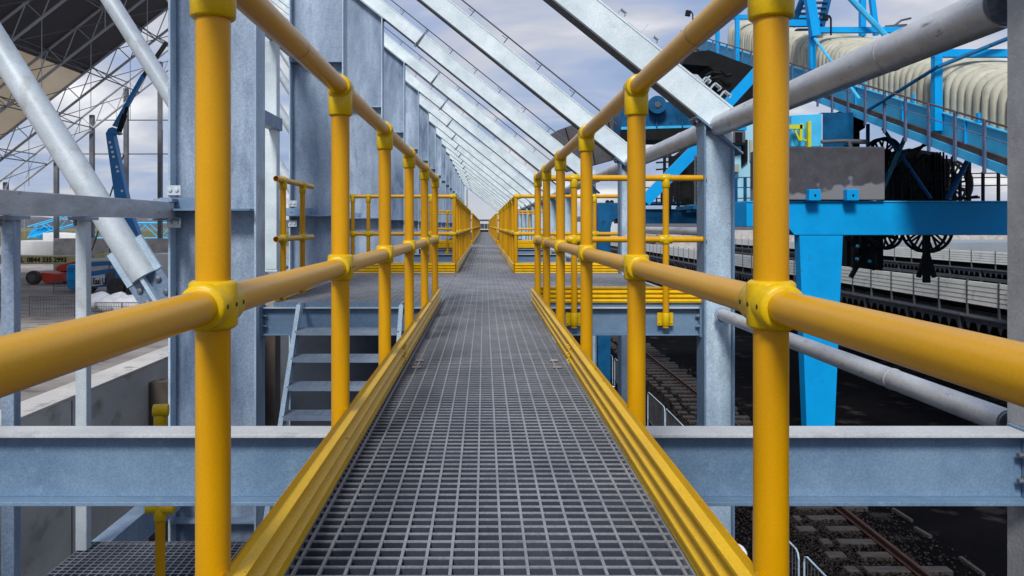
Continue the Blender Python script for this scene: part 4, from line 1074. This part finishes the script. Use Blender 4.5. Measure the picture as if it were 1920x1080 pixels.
for a, b in (((1060, 240), (1082, 316)), ((1100, 227), (1116, 308)), ((1140, 217), (1148, 299)), ((1172, 209), (1178, 291))): m.bar(P(*a, 41.97), P(*b, 41.97), .05, .05)
part(m, 'chute_ribs', 'dark', t)
# blue raking struts
for (a, b, w, Y) in (((1208, 378), (1345, 238), .36, 29), ((1330, 232), (1425, 128), .36, 33)):
    part(MB().bar(P(*a, Y), P(*b, Y), .4, w, (0, 1, 0)), 'raking_strut', 'blue', t)
# dark machinery under the boom
pz([(1280, 120), (1292, 98), (1330, 94), (1420, 128), (1420, 230), (1392, 225), (1362, 205), (1340, 190), (1324, 168), (1326, 150), (1345, 140), (1330, 124)], 36, 2, 'drive_machinery', 'dark')
m = MB()
for pts in ([(1324, 180), (1324, 142), (1334, 136), (1352, 138)], [(1330, 176), (1332, 148), (1348, 146)], [(1340, 150), (1352, 158), (1350, 172)], [(1352, 132), (1362, 142), (1372, 140)]):
    m.path([P(a, b, 35.6) for a, b in pts], .07, 6)
part(m, 'hydraulic_pipework', 'dark', t)
# dark lattice tower left of the column
m = MB()
for px in (1246, 1256, 1272): m.bar(P(px, 392, 31), P(px, 288, 31), .1, .1)
for yy in (296, 305, 318): m.bar(P(1230, yy, 31), P(1290, yy - 4, 31), .06, .06)
for px in (1222, 1231, 1240, 1264): m.bar(P(px, 383, 31), P(px, 352, 31), .05, .05)
for yy in (352, 362, 372): m.bar(P(1205, yy, 31), P(1295, yy, 31), .04, .04)
part(m, 'access_lattice', 'dark', t)
pz([(1249, 330), (1262, 330), (1262, 378), (1249, 378)], 31.3, 1, 'dark_panel', 'dark')
m = MB().prism([(P(a, b, 31.5).x, P(a, b, 31.5).z) for a, b in ((1275, 290), (1312, 262), (1312, 384), (1280, 384))], 'y', 31.5, 33)
part(m, 'dark_housing', 'dark', t)
# cable reels
def reel(px, py, rp, Y, n=10):
    c = P(px, py, Y); r = rp * Y / F
    m = MB()
    k = 36
    for side in (0, .35):
        cc = c + Vector((0, side, 0))
        pts = [cc + Vector((r * math.cos(2 * math.pi * i / k), 0, r * math.sin(2 * math.pi * i / k))) for i in range(k)]
        for i in range(k): m.bar(pts[i], pts[(i + 1) % k], .05, .10)
        for i in range(n):
            a = 2 * math.pi * i / n + .15
            m.bar(cc, cc + Vector((r * math.cos(a), 0, r * math.sin(a))), .04, .07)
    m.tube(c - Vector((0, .1, 0)), c + Vector((0, .5, 0)), r * .3, 20)
    part(m, 'cable_reel', 'dark', t)
reel(1661, 288, 29, 28.5); reel(1662, 436, 30, 28.5); reel(1743, 429, 43, 28.5, 14); reel(1778, 345, 45, 30.5, 14)
pz([(1733, 288), (1768, 296), (1768, 378), (1733, 378)], 29, 1.5, 'dark_mast', 'dark')
m = MB()
for a, b, r_, mm in (((1697, 258), (1656, 352), .075, 'teal'), ((1655, 240), (1745, 372), .06, 'dblue'), ((1814, 302), (1776, 374), .09, 'dblue'), ((1700, 285), (1656, 335), .045, 'dblue'), ((1690, 330), (1735, 290), .05, 'dark')):
    part(MB().tube(P(*a, 26.6), P(*b, 26.6), r_, 8), 'support_brace', mm, t)
pz([(1690, 284), (1705, 278), (1760, 286), (1775, 300), (1775, 378), (1690, 378)], 31.0, 1.2, 'winch_housing', 'dark')
pz([(1655, 310), (1733, 310), (1733, 378), (1655, 378)], 30.4, .5, 'grey_panel', 'grey')
m = MB()
random.seed(9)
for i in range(30):
    a = (1660 + i * 4.4 + random.uniform(-1, 1), 292 + random.uniform(-6, 14)); b = (a[0] + random.uniform(-3, 3), 378 - (i % 4) * 12)
    m.tube(P(*a, 28.8), P(*b, 28.8), random.uniform(.02, .06), 5)
for px in (1752, 1757, 1763, 1769): m.tube(P(px, 285, 28.7), P(px + 3, 378, 28.7), .035, 5)
part(m, 'cable_bundle', 'dark', t)
m = MB()
for px in (1667, 1790, 1800, 1816, 1843, 1872): m.bar(P(px, 378, 27), P(px, 322 if px != 1816 else 300, 27), .08 if px not in (1816,) else .14, .08)
for yy in (326, 334, 349): m.bar(P(1664, yy + 2, 27), P(1900, yy - 2, 27), .035, .035)
for a, b in (((1768, 378), (1832, 368)), ((1800, 372), (1836, 370)), ((1700, 285), (1736, 272)), ((1705, 300), (1735, 268))): m.bar(P(*a, 28), P(*b, 28), .1, .08)
part(m, 'platform_railing', 'dark', t)
m = MB()
for px in (1560, 1595, 1610, 1640): m.bar(P(px + 8, 502, 30), P(px + 8, 441, 30), .22, .22)
for a, b in (((1585, 441), (1640, 505)), ((1640, 441), (1595, 520)), ((1600, 470), (1640, 470)), ((1737, 470), (1722, 520)), ((1737, 470), (1752, 520))): m.bar(P(*a, 30), P(*b, 30), .14, .14)
m.bar(P(1737, 530, 29.5), P(1737, 430, 29.5), .2, .2)
part(m, 'running_gear', 'dark', t)
pz([(1588, 441), (1640, 441), (1655, 470), (1655, 508), (1588, 500)], 31.4, 1.2, 'bogie', 'dark')
for a, b in ((1608, 462), (1632, 458), (1607, 486), (1630, 490)): part(MB().sphere(P(a, b, 29.6), .07, 10, 8), 'indicator_disc', 'cyan', t)

# =================================================================== CONVEYOR GALLERY CLIMBING AWAY
g = thing('conveyor_gallery', 'inclined blue conveyor gallery with ribbed weathered hoods climbing away', 'conveyor', (14.5, 30, 0), None)
def GZ(y, h): return 1.26 + .315 * (y - 19.5) + h
def gbar(x0, x1, ya, yb, h0, h1): 
    return MB().add([(x, y, GZ(y, h)) for x in (x0, x1) for y in (ya, yb) for h in (h0, h1)], [(0, 1, 3, 2), (4, 6, 7, 5), (0, 4, 5, 1), (2, 3, 7, 6), (0, 2, 6, 4), (1, 5, 7, 3)])
YA, YB = 14.0, 51.0
part(gbar(12.55, 12.65, YA, YB, 0, .24), 'edge_channel', 'cyan', g)
part(gbar(12.66, 13.25, YA, YB, .16, .20), 'deck_grating', 'deck', g)
part(gbar(12.60, 12.64, YA, YB, .245, .40), 'deck_kerb', 'deck', g)
part(gbar(13.26, 13.36, YA, YB, .02, .82), 'side_girder', 'cyan', g)  # paler blue than the far girder, light put into this face
part(gbar(13.20, 13.40, YA, YB, .825, .86), 'girder_flange', 'cyan', g)
part(gbar(13.22, 16.6, YA, YB, -.12, 0.0), 'underside', 'dblue', g)
part(gbar(16.4, 16.5, YA, YB, .02, .82), 'side_girder', 'blue', g)
# posts and rails of the gallery walkway
def gpost(y):
    return MB().bar((12.50, y, GZ(y, -.12)), (12.50, y, GZ(y, 1.22)), .05, .10)
ys = [16.5, 17.7, 18.9] + [20.0 + 1.25 * i for i in range(24)]
gp = part(gpost(20.0), 'railing_post', 'post', g)
for y in ys:
    if abs(y - 20) > .01: part_copy(gp, (0, y - 20.0, .315 * (y - 20.0)))
for h, r in ((1.20, .028), (.80, .016)): part(MB().tube((12.52, YA, GZ(YA, h)), (12.52, YB, GZ(YB, h)), r, 6), 'hand_line', 'deck' if h > 1 else 'post', g)
# hoods: ribbed arched covers
def hood_prof(d):
    pts = []
    xc, hw, hb, ht = 14.85, 1.45 + d, .84, 2.22 + d
    pts.append((xc - hw, hb)); pts.append((xc - hw, 1.30)); pts.append((xc - hw, 1.42))
    K = 16
    for i in range(1, K):
        a = math.pi * (1 - i / K); c, s_ = math.cos(a), math.sin(a)
        pts.append((xc + hw * math.copysign(abs(c) ** .75, c), 1.45 + (ht - 1.45) * abs(s_) ** .75))
    pts.append((xc + hw, 1.45)); pts.append((xc + hw, hb))
    return pts
def loft(m, secs, caps=True):
    np_ = len(hood_prof(0)); vs = []
    for y, d in secs:
        for x, h in hood_prof(d): vs.append((x, y, GZ(y, h)))
    fs = []
    for k in range(len(secs) - 1):
        for i in range(np_ - 1):
            a = k * np_ + i; fs.append((a, a + 1, a + 1 + np_, a + np_))
    fs.append(tuple(range(np_))); fs.append(tuple((len(secs) - 1) * np_ + i for i in range(np_))[::-1])
    return m.add(vs, fs, True)
HP = .345
def ribs(ya, n):
    # one ribbed shell: raised bands joined by thin webs
    secs = []
    for i in range(n):
        y0 = ya + i * HP
        for dy, d in ((.0, .0), (.035, .075), (.075, .095), (.20, .095), (.24, .075), (.275, .0)): secs.append((y0 + dy, d))
    return loft(MB(), secs)
h0 = part(ribs(16.0, 8), 'belt_hood', 'hood', g)
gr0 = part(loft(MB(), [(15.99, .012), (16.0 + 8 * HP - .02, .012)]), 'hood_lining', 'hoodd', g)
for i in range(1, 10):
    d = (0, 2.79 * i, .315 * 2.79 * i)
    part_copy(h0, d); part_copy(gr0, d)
# hangers on the girder
for y in (21.5, 24.8, 28.0, 31.5):
    part(MB().bar((13.30, y, GZ(y, .86)), (13.30, y, GZ(y, 1.12)), .12, .10), 'hood_clip', 'blue', g)
    part(MB().bar((13.24, y + .5, GZ(y + .5, .03)), (13.24, y + .5, GZ(y + .5, .82)), .08, .03), 'web_stiffener', 'blue', g)
# cross frames over the hoods
def portal(y, top=2.45, legw=.22):
    m = MB().bar((13.12, y, GZ(y, .3)), (13.12, y, GZ(y, top)), legw, legw)
    m.bar((13.0, y, GZ(y, top + .1)), (17.0, y, GZ(y, top + .1)), .2, .22)
    m.bar((16.7, y, GZ(y, .3)), (16.7, y, GZ(y, top)), legw, legw)
    return part(m, 'portal_frame', 'blue', g)
portal(23.2); portal(32.0, 2.5); portal(41.5, 2.5, .2); portal(45.0, 2.3, .2)
# stays
def stay(a, b, r, m='blue'): part(MB().tube(a, b, r, 8), 'stay', m, g)
stay(P(1890, 72, 22.9), P(1757, 126, 22.9), .06, 'dblue'); stay(P(1757, 126, 22.9), P(1630, 205, 25.5), .055, 'dblue')
stay(P(1526, 70, 31.8), P(1612, 186, 25.8), .05, 'cyan')
stay(P(1588, -10, 31.5), P(1660, 66, 31.5), .12, 'cyan')
for a, b, Y, w in (((1528, 68), (1507, -60), 31.7, .3), ((1533, 66), (1514, -60), 31.9, .2), ((1617, 68), (1617, -60), 32.6, .22), ((1643, 66), (1628, -60), 33, .2)):
    part(MB().bar(P(*a, Y), P(*b, Y), w, w), 'mast_leg', 'blue', g)
part(MB().bar(P(1478, 44, 32), P(1535, 44, 32), .25, .25), 'mast_beam', 'blue', g)
# stair flight up the mast
m = MB().bar(P(1536, 62, 33), P(1556, -20, 33), .08, .3).bar(P(1485, 50, 33), P(1512, -20, 33), .06, .25)
for i in range(8): m.bar(P(1492 + i * 2.6, 56 - i * 10, 33), P(1538 + i * 2.5, 55 - i * 10, 33), .25, .05)
part(m, 'mast_stair', 'dblue', g)
# small lamps and masts
def lamp(px, py0, py1, Y, dx, lab):
    tt = thing('flood_lamp', lab, 'flood lamp', P(px, py1, Y), 'flood lamps on the blue machine')
    part(MB().path([P(px, py1, Y), P(px, py0 + 5, Y), P(px + dx * .3, py0, Y), P(px + dx * .8, py0 - 1, Y)], .04, 6), 'bracket', 'dark', tt)
    w = .006 * Y
    part(MB().bar(P(px + dx * .8, py0 - 2, Y), P(px + dx, py0 + 8, Y), w, w * .7, (0, 1, 0)), 'lamp_head', 'dark', tt)
lamp(1299, 22, 98, 49, -10, 'flood lamp on a thin bracket at the top end of the gallery')
lamp(1558, 30, 66, 31.9, -11, 'curved lamp bracket on the blue portal frame')
m = MB().bar(P(1660, 50, 36), P(1700, 47, 36), .1, .1).path([P(1678, 47, 36), P(1690, 38, 36), P(1708, 34, 36)], .05, 6).tube(P(1680, 48, 36), P(1680, 120, 36), .05, 6)
single(m, 'mast_antenna', 'steelg', 'thin antenna arm above the hoods behind the large tube', 'antenna')
